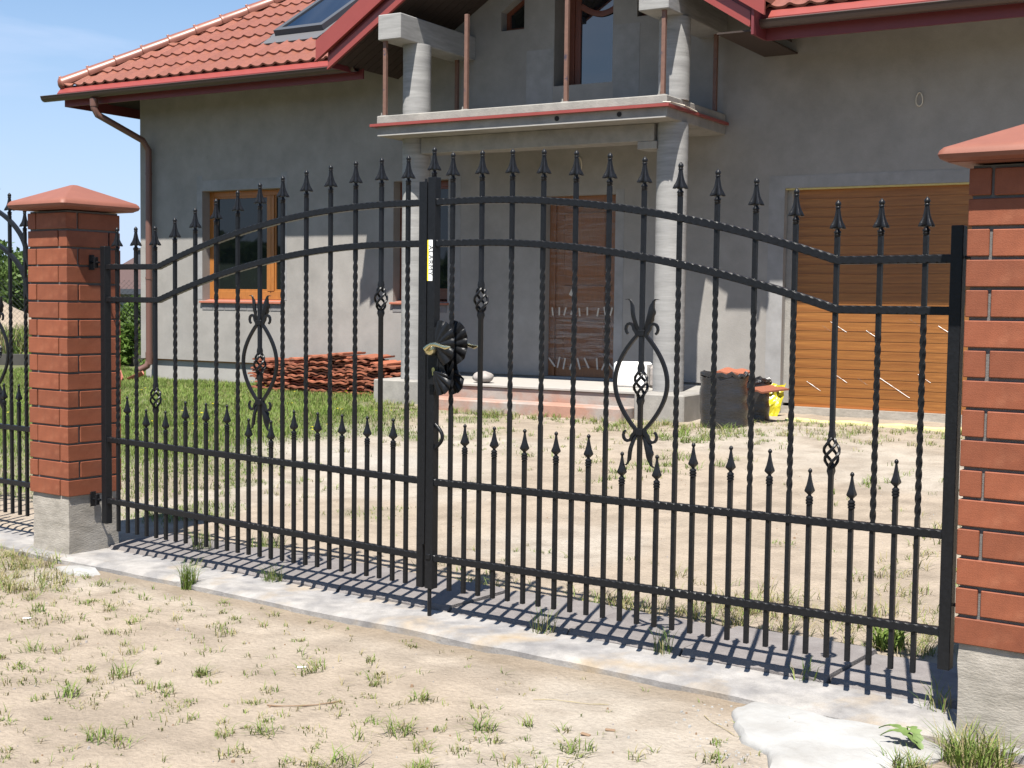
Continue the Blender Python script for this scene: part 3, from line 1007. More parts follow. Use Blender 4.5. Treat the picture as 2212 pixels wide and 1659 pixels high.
updoor = (-3.96, -3.262, 3.20, 5.0)
tr1 = (-4.63, -4.335, 4.262, 4.47)
tr2 = (-2.985, -2.69, 4.262, 4.47)
mb = MB()
wall_with_holes(XL, XR, .515, 3.62, [win1, win2, door, gar], D, D + .36, mb)
mb.build('wall', PLASTER, house)
mb = MB()
wall_with_holes(XL, XR, 3.62, 4.00, [(updoor[0], updoor[1], 3.62, 4.0)], D, D + .36, mb)
mb.box(XL, -6.01, D, D + .36, 4.0, 4.30); mb.box(-1.29, XR, D, D + .36, 4.0, 4.36)
o = mb.build('upper_wall', PLASTER, house)
# gable wall: polygon columns with real openings
gz_ = lambda x: 3.99 + SL * (2.35 - abs(x - GXc)) + .02
mb = MB()
def col(xa, xb, za=None, zb_=None):
    za0 = 4.0 if za is None else za
    def top(x): return max(za0 + .01, gz_(x))
    if zb_ is None:
        pa, pb = top(xa), top(xb)
        poly = [(xa, za0), (xb, za0), (xb, pb)] + ([(GXc, gz_(GXc))] if xa < GXc < xb else []) + [(xa, pa)]
    else:
        poly = [(xa, za0), (xb, za0), (xb, zb_[1]), (xa, zb_[0])]
    mb.prism(poly, 'y', D, D + .36)
col(-6.0, tr1[0]); col(tr1[0], tr1[1], 4.0, (4.262, 4.262)); 
mb.prism([(tr1[0], 4.47), (tr1[1], 4.66), (tr1[1], gz_(tr1[1])), (tr1[0], gz_(tr1[0]))], 'y', D, D + .36)
col(tr1[1], updoor[0]); mb.prism([(updoor[0], 4.95), (updoor[1], 4.95), (updoor[1], gz_(updoor[1])), (GXc, gz_(GXc)), (updoor[0], gz_(updoor[0]))], 'y', D, D + .36)
col(updoor[1], tr2[0]); col(tr2[0], tr2[1], 4.0, (4.262, 4.262))
mb.prism([(tr2[0], 4.66), (tr2[1], 4.47), (tr2[1], gz_(tr2[1])), (tr2[0], gz_(tr2[0]))], 'y', D, D + .36)
col(tr2[1], -1.3)
mb.build('gable_wall', PLASTER, house)
mb = MB()
mb.box(XL, XL + .36, D + .36, HB, .515, 4.2); mb.box(XR - .36, XR, D + .36, HB, .515, 4.0); mb.box(XL, XR, HB - .36, HB, .515, 4.0)
mb.build('side_wall', PLASTER, house)
# dark interior box, and plinth set back
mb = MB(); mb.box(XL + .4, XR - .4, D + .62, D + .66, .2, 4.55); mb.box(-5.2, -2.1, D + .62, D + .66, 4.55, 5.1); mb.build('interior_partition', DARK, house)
mb = MB(); mb.box(XL + .045, gar[0] + .0, D + .045, D + .30, -.3, .512); mb.box(gar[1], XR - .045, D + .045, D + .30, -.3, .512)
mb.build('plinth', PLINTH, house)
mb = MB(); mb.box(XL + .03, -5.36, D + .03, D + .05, .497, .514); mb.build('base_profile', ORW, house)
# filler bands
def band(x0, x1, z0, z1):
    m_ = MB(); m_.box(x0, x1, D - .003, D + .003, z0, z1); return m_.build('filler_band', BAND, house)
band(-9.15, win1[0] - .001, 1.30, 2.86); band(win1[0], win1[1], win1[3] + .001, 2.80); band(win1[1] + .001, -7.66, 1.30, 2.86)
band(gar[0] - .16, gar[0] - .001, .52, 2.57); band(gar[0], gar[1], gar[3] + .001, 2.57)
band(door[1] + .001, door[1] + .10, .52, 2.5); band(win2[1] + .001, win2[1] + .17, 1.2, 2.75)
band(-4.30, -3.97, 3.2, 4.02); band(-3.25, -2.95, 3.2, 4.2)

def window(x0, x1, z0, z1, yr, wood, glass, mull=None, name='window', fr=.07, sill=True):
    f_ = MB(); y = D + yr
    f_.box(x0, x0 + fr, y, y + .07, z0, z1, .004); f_.box(x1 - fr, x1, y, y + .07, z0, z1, .004)
    f_.box(x0 + fr, x1 - fr, y, y + .07, z1 - fr, z1, .004); f_.box(x0 + fr, x1 - fr, y, y + .07, z0, z0 + fr * 1.5, .004)
    win = f_.build(name, wood, house)
    pan = [(x0 + fr, x1 - fr)]
    if mull:
        m_ = MB(); m_.box(mull - .055, mull + .055, y - .006, y + .06, z0 + fr * 1.5, z1 - fr, .004); m_.box(mull - .008, mull + .008, y - .012, y - .005, z0 + fr * 1.5, z1 - fr, .002)
        m_.build('mullion', wood, win); pan = [(x0 + fr, mull - .055), (mull + .055, x1 - fr)]
    for a, b in pan:
        # sash edge
        m_ = MB(); s_ = .022
        for q in ((a, a + s_, z0 + fr * 1.5, z1 - fr), (b - s_, b, z0 + fr * 1.5, z1 - fr), (a + s_, b - s_, z0 + fr * 1.5, z0 + fr * 1.5 + s_), (a + s_, b - s_, z1 - fr - s_, z1 - fr)):
            m_.box(q[0], q[1], y + .012, y + .055, q[2], q[3], .002)
        m_.build('sash', wood, win)
        m_ = MB(); m_.box(a + .003, b - .003, y + .028, y + .040, z0 + fr, z1 - fr + .01); m_.build('pane', glass, win)
    return win
w1 = window(win1[0], win1[1], win1[2] + .02, win1[3], .13, WOODW, GLASS, -8.03)
w2 = window(win2[0], win2[1], win2[2] + .03, win2[3], .13, WOODB, GLASS)
for a, w in ((win1, w1), (win2, w2)):
    m = MB(); m.prism([(D - .035, a[2] - .012), (D + .135, a[2] + .018), (D + .135, a[2] + .0), (D - .035, a[2] - .03)], 'x', a[0] - .03, a[1] + .02); m.build('sill', SILLT, w)
    for k in range(int((a[1] - a[0]) / .19) + 1):
        xa = a[0] + k * .19; xb = min(a[1], xa + .182)
        if xb - xa > .03:
            m = MB(); m.box(xa, xb, D - .006, D + .02, a[2] - .118, a[2] - .034); m.build('block', BLOCK, w)

# upper balcony door
ud = MB(); y = D + .27
ud.box(updoor[0], updoor[0] + .10, y, y + .08, 3.2, 5.0, .004); ud.box(updoor[1] - .05, updoor[1] + .0, y, y + .08, 3.2, 5.0, .004)
ud.box(updoor[0] + .10, updoor[1] - .05, y, y + .08, 3.2, 3.32, .004); ud.box(updoor[0] + .10, updoor[1] - .05, y, y + .08, 4.85, 5.0, .004)
ud.box(updoor[0] + .10, updoor[0] + .17, y + .01, y + .06, 3.32, 4.85, .004)
ud = ud.build('balcony_door', WOODB, house)
m = MB(); m.box(updoor[0] + .165, updoor[1] - .04, y + .03, y + .045, 3.3, 4.87); m.build('pane', GLASSU, ud)
m = MB(); pth = [(updoor[0] + .17 + .5 * t, y + .012, 4.50 - .10 * math.sin(PI * t)) for t in np.linspace(0, 1, 14)]  # flat brown arc sagging across the upper pane
m.tube(pth, .035, 6, flat=.3); m.build('brown_arc', WOODB, ud, smooth=40)
# trapezoid windows
for (a, za, zb2) in ((tr1, 4.47, 4.66), (tr2, 4.66, 4.47)):
    m = MB(); fr = .045
    y = D + .12
    po = [(a[0], 4.262), (a[1], 4.262), (a[1], zb2), (a[0], za)]
    cx_ = (a[0] + a[1]) / 2; cz_ = 4.41
    pi_ = [(cx_ + (p[0] - cx_) * .68, cz_ + (p[1] - cz_) * .70) for p in po]
    v = [(p[0], y, p[1]) for p in po] + [(p[0], y, p[1]) for p in pi_] + [(p[0], y + .05, p[1]) for p in pi_]
    f = []
    for k in range(4):
        q = (k + 1) % 4
        f += [(k, q, 4 + q, 4 + k), (4 + k, 4 + q, 8 + q, 8 + k)]
    m.add(v, f); w = m.build('attic_window', WOODB, house)
    m = MB(); m.prism(pi_, 'y', y + .03, y + .045); m.build('pane', GLASS, w)

# front door
dy = D + .10
dm = MB(); dm.box(door[0], door[1], dy + .03, dy + .08, door[2], door[3] - .0)
for q in ((door[0], door[0] + .07), (door[1] - .07, door[1])): dm.box(q[0], q[1], dy, dy + .03, door[2], door[3], .003)
dm.box(door[0] + .07, door[1] - .07, dy, dy + .03, door[3] - .08, door[3], .003)
fd = dm.build('front_door', WOODD, house)
for (z0, z1) in ((.62, 1.12), (1.22, 1.50), (1.60, 2.28)):
    m = MB(); m.box(door[0] + .17, door[1] - .17, dy + .014, dy + .032, z0, z1, .012); m.build('door_panel', WOODD, fd)
nxf, nzf = 20, 44
v = []; f = []
for j in range(nzf):
    for i in range(nxf):
        x = door[0] + .02 + (door[1] - door[0] - .04) * i / (nxf - 1); z = door[2] + .10 + (door[3] - door[2] - .14) * j / (nzf - 1)
        v.append((x, dy - .010 + (float(vnoise(x + z * 1.3, z * 2 - x, 7, 3)) - .5) * .016, z))
for j in range(nzf - 1):
    for i in range(nxf - 1):
        a = j * nxf + i; f.append((a, a + 1, a + 1 + nxf, a + nxf))
m = MB(); m.add(v, f); m.build('plastic_film', CFILM, fd, smooth=180)
v = []; f = []
for j in range(18):
    for i in range(nxf):
        x = door[0] - .01 + (door[1] - door[0] + .02) * i / (nxf - 1); z = .70 + .50 * j / 17
        v.append((x, dy - .016 + (float(vnoise(x * 1.5 + z, z * 3 - x, 8, 4)) - .5) * .016, z))
for j in range(17):
    for i in range(nxf - 1):
        a = j * nxf + i; f.append((a, a + 1, a + 1 + nxf, a + nxf))
m = MB(); m.add(v, f); m.build('plastic_film', CFILM, fd, smooth=180)
for k in range(9):
    x = door[0] + .04 + k * .095 + random.uniform(-.03, .03)
    for z, cnt in ((1.22, 1), (.66, 1)):
        a = random.uniform(-.2, .35) if z > 1 else random.uniform(-.75, .75)
        L_ = .045 if z > 1 else .062
        m = MB(); m.box(-.009, .009, -.0008, .0008, -L_, L_)
        m.build('tape_strip', TAPE, fd, loc=(x, dy - .0285, z + random.uniform(-.012, .012)), rot=(0, a, 0))
m = MB(); m.box(-.022, .022, -.001, .001, -.035, .035); m.build('tape_strip', TAPE, fd, loc=(-3.74, dy - .0285, 1.42), rot=(0, .5, 0))
m = MB(); m.lathe([(0, .012), (.05, .012)], 8, (0, 0, 0)); o = m.build('door_knob', BRASS, fd, loc=(door[1] - .10, dy - .03, 1.50), rot=(-PI / 2, 0, 0), smooth=40)

# garage door: every slat a part
gd = empty('garage_door', (0, 0, 0), 0, house)
gy0 = D + .10
NS = 23; hS = (2.44 - .345) / NS
slat = MB()
slat.prism([(gy0, .0003), (gy0 + .03, .0003), (gy0 + .03, hS), (gy0 - .003, hS - .0003), (gy0 - .0038, hS - .0035), (gy0, hS - .0055)], 'x', gar[0] + .06, gar[1] - .06)
slat_me = slat.mesh('slat', GARW)
for k in range(NS):
    place('slat', slat_me, gd, (0, 0, .345 + k * hS))
for a in (gar[0], gar[1] - .058):
    m = MB(); m.box(a, a + .058, gy0 - .02, gy0 + .04, .35, 2.45, .003); m.build('side_track', CONC2, gd)
m = MB(); m.box(gar[0] + .06, gar[1] - .06, gy0 - .006, gy0 + .03, .322, .344); m.build('bottom_seal', GARF, gd)
# lintel soffit strip
m = MB(); m.box(gar[0], gar[1], D + .02, gy0, 2.437, 2.449); m.build('lintel_strip', YELP, gd)
# film creases
for k, (x, z, L_) in enumerate([(-.90, 1.16, .16), (-.55, 1.08, .12), (-.15, 1.20, .14), (.12, 1.14, .12), (-.86, .66, .14), (-.62, .62, .10), (-.42, .64, .30), (-.05, .68, .12), (.17, .60, .26), (-1.12, .57, .14), (.35, 1.15, .2), (-.98, 1.12, .10)]):
    m = MB(); n = 9
    pth = [(x + L_ * t, gy0 - .006 - .002 * math.sin(t * 30), z - L_ * .62 * t) for t in np.linspace(0, 1, n)]
    m.tube(pth, [random.uniform(.0008, .0035) for _ in range(n)], 4, flat=.5); m.build('film_crease', CFILM if k % 3 == 2 else LABW, gd)
m = MB(); m.box(gar[0] + .0, gar[1], D + .03, D + .12, -.3, .320); m.build('threshold', PCONC, gd)
# garage left jamb below the plaster line
m = MB(); m.box(gar[0] - .20, gar[0] - .001, D - .0, D + .3, -.3, .513); m.build('jamb_foot', BAND, house)

# ---- porch: blocks, steps, landing
porch = empty('porch', (0, 0, 0), 0, house)
m = MB(); m.box(-5.34, -4.52, 6.72, D + .045, -.2, .485, .012); m.build('pedestal', CONC2, porch)
m = MB(); m.box(-2.24, -1.74, 6.58, D + .045, -.2, .485, .012); m.build('pedestal', CONC2, porch)
m = MB(); m.box(-4.518, -2.242, 6.66, D + .045, -.2, .465, .006); m.build('step', STEP, porch)
m = MB(); m.box(-4.518, -2.242, 6.64, D + .045, .467, .492, .004); m.build('landing_slab', STEPT, porch)
m = MB(); m.box(-4.518, -2.262, 6.36, 6.658, -.2, .352, .012); m.build('step', STEP, porch)
def colmesh(x, y, z0, z1, n=28):
    mb = MB(); R = []; K = 26
    for k in range(K + 1):
        z = z0 + (z1 - z0) * k / K
        rr_ = .147 + (float(vnoise(k * .9, x, 1, 5)) - .5) * .004
        R.append([(x + rr_ * math.cos(2 * PI * j / n), y + rr_ * math.sin(2 * PI * j / n), z) for j in range(n)])
    mb.rings(R)
    return mb
for x in (-5.04, -2.11):
    colmesh(x, 7.05, .486, 3.0).build('column', CONC, porch, smooth=50)
m = MB(); m.box(-4.90, -2.25, 6.93, 7.17, 2.835, 2.998, .004); m.build('porch_beam', CONC2, porch)
m = MB(); m.box(-2.42, -2.22, 6.93, 7.17, 2.76, 2.833, .004); m.build('beam_bracket', CONC2, porch)

# ---- balcony
bal = empty('balcony', (0, 0, 0), 0, house)
bx0, bx1, byf = -5.25, -1.99, 6.63
m = MB(); m.box(bx0, bx1, byf + .012, D, 3.0, 3.118, .006); m.build('slab', CONC2, bal)
m = MB(); m.box(bx0 - .065, bx1 + .035, byf - .035, byf + .011, 3.093, 3.121, .002); m.box(bx1 + .002, bx1 + .035, byf + .0115, D, 3.093, 3.121, .002); m.box(bx0 - .065, bx0 - .002, byf + .0115, D, 3.093, 3.121, .002)
m.build('red_drip_edge', REDM, bal)
m = MB(); m.box(bx0, bx1, byf, D, 3.122, 3.205, .008); m.build('screed', CONC2, bal)
m = MB(); m.box(bx0 + .01, bx1 - .01, byf + .004, byf + .0115, 3.0, 3.012); m.build('render_edge', PLINTH, bal)
for x in (-3.13, -2.47):
    m = MB(); m.tube([(x, byf + .006, 3.055), (x, byf + .02, 3.055)], .024, 14, ref=(0, 0, 1)); m.build('drain_hole', DARK, bal)
pr_ = MB()
for (x, y, z1) in ((-5.185, 6.69, 3.995), (-4.19, 6.69, 4.145), (-3.06, 6.69, 4.17), (-2.055, 6.69, 3.995), (-5.12, 7.93, 4.0), (-2.06, 7.93, 4.0)):
    m = MB(); m.box(x - .019, x + .019, y - .019, y + .019, 3.206, z1, .002)
    o = m.build('railing_post', RUST, bal)
    m = MB(); m.box(x - .038, x + .038, y - .038, y + .038, 3.206, 3.214); m.box(x - .03, x - .02, y - .03, y + .03, 3.206, 3.24); m.build('foot_plate', CONC2, o)
for x in (-5.04, -2.11):
    colmesh(x, 7.05, 3.206, 3.972).build('column', CONC, bal, smooth=50)
for (a, b) in ((-5.24, -4.955), (-2.29, -1.992)):
    m = MB(); m.box(a, b, byf, D, 3.973, 4.23, .008); m.build('console_beam', CONC, bal)
# short red cable lying on the right corner
m = MB(); m.tube([(bx1 - .03, byf - .02, 3.135), (bx1 + .03, byf + .02, 3.135), (bx1 + .045, byf + .3, 3.14), (bx1 + .03, byf + .62, 3.125)], .006, 6); m.build('edge_cable', WIRE, bal, smooth=50)

# ---- roof
roof = empty('roof', (0, 0, 0), 0, house)
HX = XL - .60                 # left eave x
def rz_main(y): return ZE + SL * (y - YE)
YR = 13.0; ZR = rz_main(YR)
hipd = YR - YE
# decks
m = MB(); t = .05
dk = .035
q1 = 8.46; zq = ZE - dk + SL * (q1 - YE); hq = HX + q1 - YE
m.add([(HX, YE, ZE - dk), (-6.12, YE, ZE - dk), (-6.12, q1, zq), (hq, q1, zq)], [(0, 1, 2, 3)])
m.add([(hq, q1, zq), (-6.12, q1, zq), (XR + .6, q1, zq), (XR + .6, YR, ZR - dk), (HX + hipd, YR, ZR - dk)], [(0, 1, 2, 3, 4)])
m.add([(HX, YE, ZE - dk), (HX + hipd, YR, ZR - dk), (HX, 2 * YR - YE, ZE - dk)], [(0, 1, 2)])
m.add([(HX + hipd, YR, ZR - dk), (XR + .6, YR, ZR - dk), (XR + .6, 2 * YR - YE, ZE - dk), (HX, 2 * YR - YE, ZE - dk)], [(0, 1, 2, 3)])
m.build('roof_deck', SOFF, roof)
m = MB(); zz2 = ZE2 - dk + SL * 2.6
m.add([(-1.3, YE2, ZE2 - dk), (XR + .6, YE2, ZE2 - dk), (XR + .6, YE2 + 2.6, zz2), (-1.3, YE2 + 2.6, zz2)], [(0, 1, 2, 3)])
m.build('roof_deck', SOFF, roof)

# clay tiles
TW, TL_, TE = .185, .40, .300      # width, length along slope, step in y
ang = math.atan(SL)
ROWL = TE / math.cos(ang)
def tile_geo(hipx=None, y0=0, x0=0):
    nu = 10; v = []; f = []
    rows_ = (0.0, .45, 1.0)
    for s_ in rows_:
        for i in range(nu + 1):
            u_ = i / nu
            wv = .026 * (.5 - .5 * math.cos(2 * PI * min(1, u_ / .62))) if u_ < .62 else -.004 * math.sin(PI * (u_ - .62) / .38)
            w = wv + .026 * (1 - s_)
            lx = u_ * (TW + .004); ly = s_ * TL_
            v.append((lx, ly * math.cos(ang) - w * math.sin(ang), ly * math.sin(ang) + w * math.cos(ang)))
    n1 = nu + 1
    for j in range(2):
        for i in range(nu):
            a = j * n1 + i; f.append((a, a + 1, a + 1 + n1, a + n1))
    b = len(v)
    for i in range(nu + 1):
        x, y, z = v[i]; v.append((x, y + .016 * math.sin(ang) + .002, z - .020))
    for i in range(nu): f.append((b + i, b + i + 1, i + 1, i))
    if hipx is not None:
        v = [(max(x, hipx(y0 + y) - x0), y, z) for x, y, z in v]
    return v, f
tv, tf = tile_geo()
mb = MB(); mb.add(tv, tf); TILE_ME = mb.mesh('roof_tile', TILE, smooth=40)
hx_at = lambda y: HX + (y - YE) - .02
cand = []
y = YE - .045
row = 0
while y < YR - .2:
    z = rz_main(y + .045) - .02 + .028 * 0
    x = HX + .02
    while x < XR + .5:
        if x + TW > hx_at(y) + .05:
            # skip where covered by the front gable roof
            valley = 2.45 - max(0, (y - YE)) * 1.0
            inside = abs(x + TW / 2 - GXc) < 2.42 and (rz_main(y) < 3.99 + SL * (2.42 - abs(x + TW / 2 - GXc)) + .32)
            if not inside and not (x > -1.3 and y < YE2 + 2.6 + .0):
                cand.append((x, y, z, 0))
        x += TW
    y += TE; row += 1
y = YE2 - .045
while y < YE2 + 2.6:
    x = -1.235
    while x < XR + .5:
        cand.append((x, y, ZE2 + SL * (y - YE2 + .045) - .045 + .025, 1)); x += TW
    y += TE
def vis(c_):
    # bigger in the picture = nearer and inside the frame
    wx, wy = H2W(c_[0] + .09, c_[1]); d = np.array([wx, wy, c_[2]]) - CAM
    zc = d @ fw; px = F * (d @ rr) / zc; py = -F * (d @ uu) / zc
    inside = abs(px) < 1180 and abs(py) < 880
    return (0 if inside else 1, zc)
# skylight area
sky_x0, sky_x1, sky_y0, sky_y1 = -7.88, -7.13, 8.10, 9.25
cand = [c_ for c_ in cand if not (c_[3] == 0 and sky_x0 - .08 < c_[0] + TW / 2 < sky_x1 + .08 and sky_y0 - .22 < c_[1] + .1 < sky_y1 + .05)]
cand.sort(key=vis)
mb = MB()
for i, (x, y, z, k) in enumerate(cand):
    cut = k == 0 and x < hx_at(y + TL_ * .85)
    if i < 300:
        if cut:
            v, f = tile_geo(hx_at, y, x); q = MB(); q.add(v, f); q.build('roof_tile', TILE, roof, smooth=40, loc=(x, y, z))
        else:
            place('roof_tile', TILE_ME, roof, (x, y, z + random.uniform(-.002, .002)))
    else:
        v, f = tile_geo(hx_at, y, x) if cut else (tv, tf)
        mb.add([(a + x, b + y, c_ + z) for a, b, c_ in v], f)
o = mb.build('roof_tile', TILE, roof, smooth=40); o['kind'] = 'stuff'

# hip ridge caps
hv = Vector((1, 1, SL)).normalized()
def ridge_cap(first):
    q = MB(); R = []; n = 14
    for (t_, r_, h_) in ((0, .098, .0), (.018, .104, .0), (.035, .098, .0), (.36, .086, .0), (.40, .085, 0)):
        ring = [(r_ * math.cos(a), t_, r_ * math.sin(a) * .95) for a in np.linspace(-.35, PI + .35, n)]
        ring += [(r_ * .8 * math.cos(a), t_, r_ * .8 * math.sin(a) * .95) for a in np.linspace(PI + .35, -.35, n)]
        R.append(ring)
    q.rings(R)
    if first:
        q.lathe([(-.03, .02), (0, .098), (.02, .06)], 14)
    # small clip on the lap
    q.box(-.014, .014, .0, .035, .092, .108, .005)
    return q.mesh('ridge_cap', TILE, smooth=45)
RC = ridge_cap(False)
qrot = hv.to_track_quat('Y', 'Z').to_euler()
L_tot = hipd / hv.x
k = 0; s_ = -.03
while s_ < L_tot:
    p = Vector((HX + .0, YE + .0, ZE + .040)) + hv * s_
    o = place('ridge_cap', RC, roof, tuple(p), tuple(qrot)); s_ += .368; k += 1
q = MB(); q.lathe([(-.06, .015), (-.045, .06), (-.02, .09), (.0, .099), (.01, .098)], 16)
o = q.build('ridge_end_cap', TILE, roof, smooth=60, loc=tuple(Vector((HX, YE, ZE + .04)) + hv * -.02))
o.rotation_euler = hv.to_track_quat('Z', 'Y').to_euler()

# eave metal, gutter and fascia
def eave(x0, x1, ye, ze, gut_x0, bot):
    m = MB(); m.prism([(ye - .02, ze - .004), (ye - .095, ze - .096), (ye - .099, ze - .094), (ye - .024, ze)], 'x', x0, x1)
    m.prism([(ye - .0955, ze - .097), (ye - .0995, ze - .097), (ye - .0995, ze - .112), (ye - .0955, ze - .112)], 'x', x0, x1)
    m.build('eave_flashing', REDM, roof)
    m = MB(); m.box(x0, x1, ye - .005, ye + .02, ze - .10, ze - .014); m.build('eave_board', REDM, roof)
    m = MB(); R = []; r_ = .066
    yc, zc_ = ye - .095, ze - .125
    for xx in (gut_x0, x1):
        ring = [(xx, yc + r_ * math.cos(a), zc_ + r_ * math.sin(a)) for a in np.linspace(PI, 2 * PI, 13)]
        ring += [(xx, yc + (r_ - .004) * math.cos(a), zc_ + (r_ - .004) * math.sin(a)) for a in np.linspace(2 * PI, PI, 13)]
        R.append(ring)
    m.rings(R)
    m.tube([(gut_x0, yc - r_, zc_), (x1, yc - r_, zc_)], .007, 6)
    m.prism([(yc + r_ * math.cos(a), zc_ + r_ * math.sin(a)) for a in np.linspace(PI, 2 * PI, 13)], 'x', gut_x0 - .004, gut_x0)
    m.build('gutter', GUT, roof, smooth=40)
    m = MB(); m.box(x0, x1, ye + .022, ye + .045, bot, ze - .10); m.build('fascia', REDD, roof)
    n = int((x1 - x0 - .5) / .95)
    for k in range(n):
        xa = x0 + .85 + k * .95
        m = MB(); m.prism([(ye + .047, bot - .0), (D - .002, bot + SL * (D - ye - .05) - .0), (D - .002, bot + SL * (D - ye - .05) + .12), (ye + .047, bot + .12)], 'x', xa, xa + .07)
        m.build('rafter_end', ORW if k % 3 == 1 else SOFF, roof)
    xs0 = x0 + .004 if x0 > -5 else XL + .0
    m = MB(); m.prism([(ye + .047, bot + .125), (D + .2, bot + SL * (D + .2 - ye - .05) + .125), (D + .2, bot + SL * (D + .2 - ye - .05) + .14), (ye + .047, bot + .14)], 'x', xs0, x1)
    if x0 < -5:
        yk = ye + .05 + (XL - x0)
        m.add([(x0, ye + .047, bot + .125), (XL, ye + .047, bot + .125), (XL, yk, bot + .125 + SL * (yk - ye - .05))], [(0, 1, 2)])
        m.add([(x0, ye + .047, bot + .125), (XL, yk, bot + .125 + SL * (yk - ye - .05)), (x0, yk, bot + .125)], [(0, 1, 2)])
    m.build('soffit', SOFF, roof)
eave(HX - .02, -5.98, YE, ZE, HX - .26, 3.748)
eave(-1.235, XR + .6, YE2, ZE2, -1.30, 3.695)
# left side eave fascia going back, with soffit
m = MB(); m.box(HX - .02, HX + .003, YE + .048, 2 * YR - YE, 3.748, ZE - .09); m.build('fascia', REDD, roof)
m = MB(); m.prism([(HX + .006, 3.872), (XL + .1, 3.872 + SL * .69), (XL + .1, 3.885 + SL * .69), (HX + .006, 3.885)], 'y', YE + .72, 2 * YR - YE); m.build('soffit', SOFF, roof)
m = MB(); m.prism([(HX - .02, 3.88), (HX - .05, 3.965), (HX - .04, 3.97), (HX - .01, 3.885)], 'y', YE + .03, 2 * YR - YE); m.build('eave_flashing', REDM, roof)
# return board between gable and garage eave
m = MB(); m.box(-1.262, -1.237, YG + .01, YE2 + .03, 3.70, 4.02); m.build('fascia', REDD, roof)
m = MB(); m.box(-1.60, -1.263, YG + .05, D - .001, 3.735, 3.75); m.build('soffit', SOFF, roof)
# front gable: rake boards, soffit, covering
apex_z = 3.79 + SL * .99 * 2.36
sl2 = .633
def gzb(x): return 3.785 + sl2 * (2.36 - abs(x - GXc))      # bottom of the lower rake board
for sgn in (-1, 1):
    xe = GXc + sgn * 2.36; xo = GXc + sgn * 2.60
    def strip(mb_, b0, b1, y0, y1, xout):
        poly = [(xout, gzb(xout) + b0), (GXc, gzb(GXc) + b0), (GXc, gzb(GXc) + b1), (xout, gzb(xout) + b1)]
        mb_.prism(poly, 'y', y0, y1)
    m = MB(); strip(m, 0, .135, YG + .035, YG + .06, xe + sgn * .02)
    strip(m, -.004, .012, YG + .018, YG + .034, xe + sgn * .02)
    m.build('rake_board', REDM, roof)
    m = MB(); strip(m, .136, .175, YG + .045, YG + .06, xe + sgn * .02); m.build('rake_groove', REDD, roof)
    m = MB(); strip(m, .176, .40, YG + .0, YG + .03, xe + sgn * .16)
    strip(m, .172, .188, YG - .018, YG - .001, xe + sgn * .16)
    m.build('rake_flashing', REDM, roof)
    # soffit boards
    NB = 10
    for k in range(NB):
        y0 = YG + .064 + (D - YG - .066) * k / NB; y1 = YG + .064 + (D - YG - .066) * (k + .94) / NB
        m = MB(); strip(m, .05, .07, y0, y1, xe - sgn * .02); m.build('soffit_board', SOFF, roof)
    # covering
    m = MB(); strip(m, .30, .39, YG + .031, 12.2, xe + sgn * .14); m.build('gable_covering', TILE, roof)
    # side eave board and little gutter end
    m = MB(); m.box(xe + sgn * .02, xe + sgn * .04, YG + .062, YE + .0, 3.80, 3.98); m.build('fascia', REDD, roof)
m = MB(); m.box(-6.17, -6.09, YE - .12, YE - .03, 3.965, 4.03, .01); m.build('flashing_end', GALV, roof)
# hidden-side soffit rafter beams of the gable seen from below
for x in (-5.45, -4.6, -2.7, -1.85):
    m = MB(); m.box(x, x + .07, YG + .07, D - .002, gzb(x) - .02, gzb(x) + .045); m.build('rafter', SOFF, roof)

# skylight
def onroof(x, y, h): return (x, y - h * math.sin(ang), rz_main(y) + h * math.cos(ang))
m = MB()
def slab(mb_, x0, x1, y0, y1, h0, h1):
    v = [onroof(x, y, h) for h in (h0, h1) for x, y in ((x0, y0), (x1, y0), (x1, y1), (x0, y1))]
    mb_.add(v, [(3, 2, 1, 0), (4, 5, 6, 7), (0, 1, 5, 4), (1, 2, 6, 5), (2, 3, 7, 6), (3, 0, 4, 7)])
slab(m, sky_x0, sky_x0 + .07, sky_y0, sky_y1, -.02, .10); slab(m, sky_x1 - .07, sky_x1, sky_y0, sky_y1, -.02, .10)
slab(m, sky_x0 + .07, sky_x1 - .07, sky_y0, sky_y0 + .07, -.02, .10); slab(m, sky_x0 + .07, sky_x1 - .07, sky_y1 - .07, sky_y1, -.02, .10)
skl = m.build('skylight', ANTH, roof)
m = MB(); slab(m, sky_x0 + .071, sky_x1 - .071, sky_y0 + .071, sky_y1 - .071, .05, .085); m.build('pane', GLASSU, roof)
m = MB(); slab(m, sky_x0 - .06, sky_x1 + .06, sky_y0 - .20, sky_y0 - .002, .012, .03); slab(m, sky_x0 - .09, sky_x0 - .002, sky_y0, sky_y1, .012, .03); slab(m, sky_x1 + .002, sky_x1 + .09, sky_y0, sky_y1, .012, .03)
m.build('lead_apron', APRON, roof)

# downpipe with shoe
dp = MB()
px_, py_ = -9.93, D - .075
dp.tube([(-10.12, YE - .085, 3.80), (-10.12, YE - .085, 3.68), (-10.09, YE - .06, 3.60), (-9.96, py_ - .07, 3.34), (px_, py_, 3.22), (px_, py_, 3.0), (px_, py_, 1.5), (px_, py_, .58), (px_, py_, .50)], .042, 14, ref=(1, 0, 0))
dpo = dp.build('downpipe', PIPE, house, smooth=40)
m = MB(); m.lathe([(.44, .046), (.60, .050)], 14, (px_, py_, 0)); m.build('pipe_collar', PIPE, dpo, smooth=40)
m = MB(); m.lathe([(0, .048), (.09, .052)], 14, (-10.12, YE - .085, 3.70)); m.build('pipe_collar', PIPE, dpo, smooth=40)
m = MB(); m.tube([(px_, py_, .50), (px_ - .02, py_ - .02, .42), (px_ - .10, py_ - .08, .36)], .043, 12, ref=(1, 0, 0)); m.build('pipe_shoe', PIPE, dpo, smooth=40)
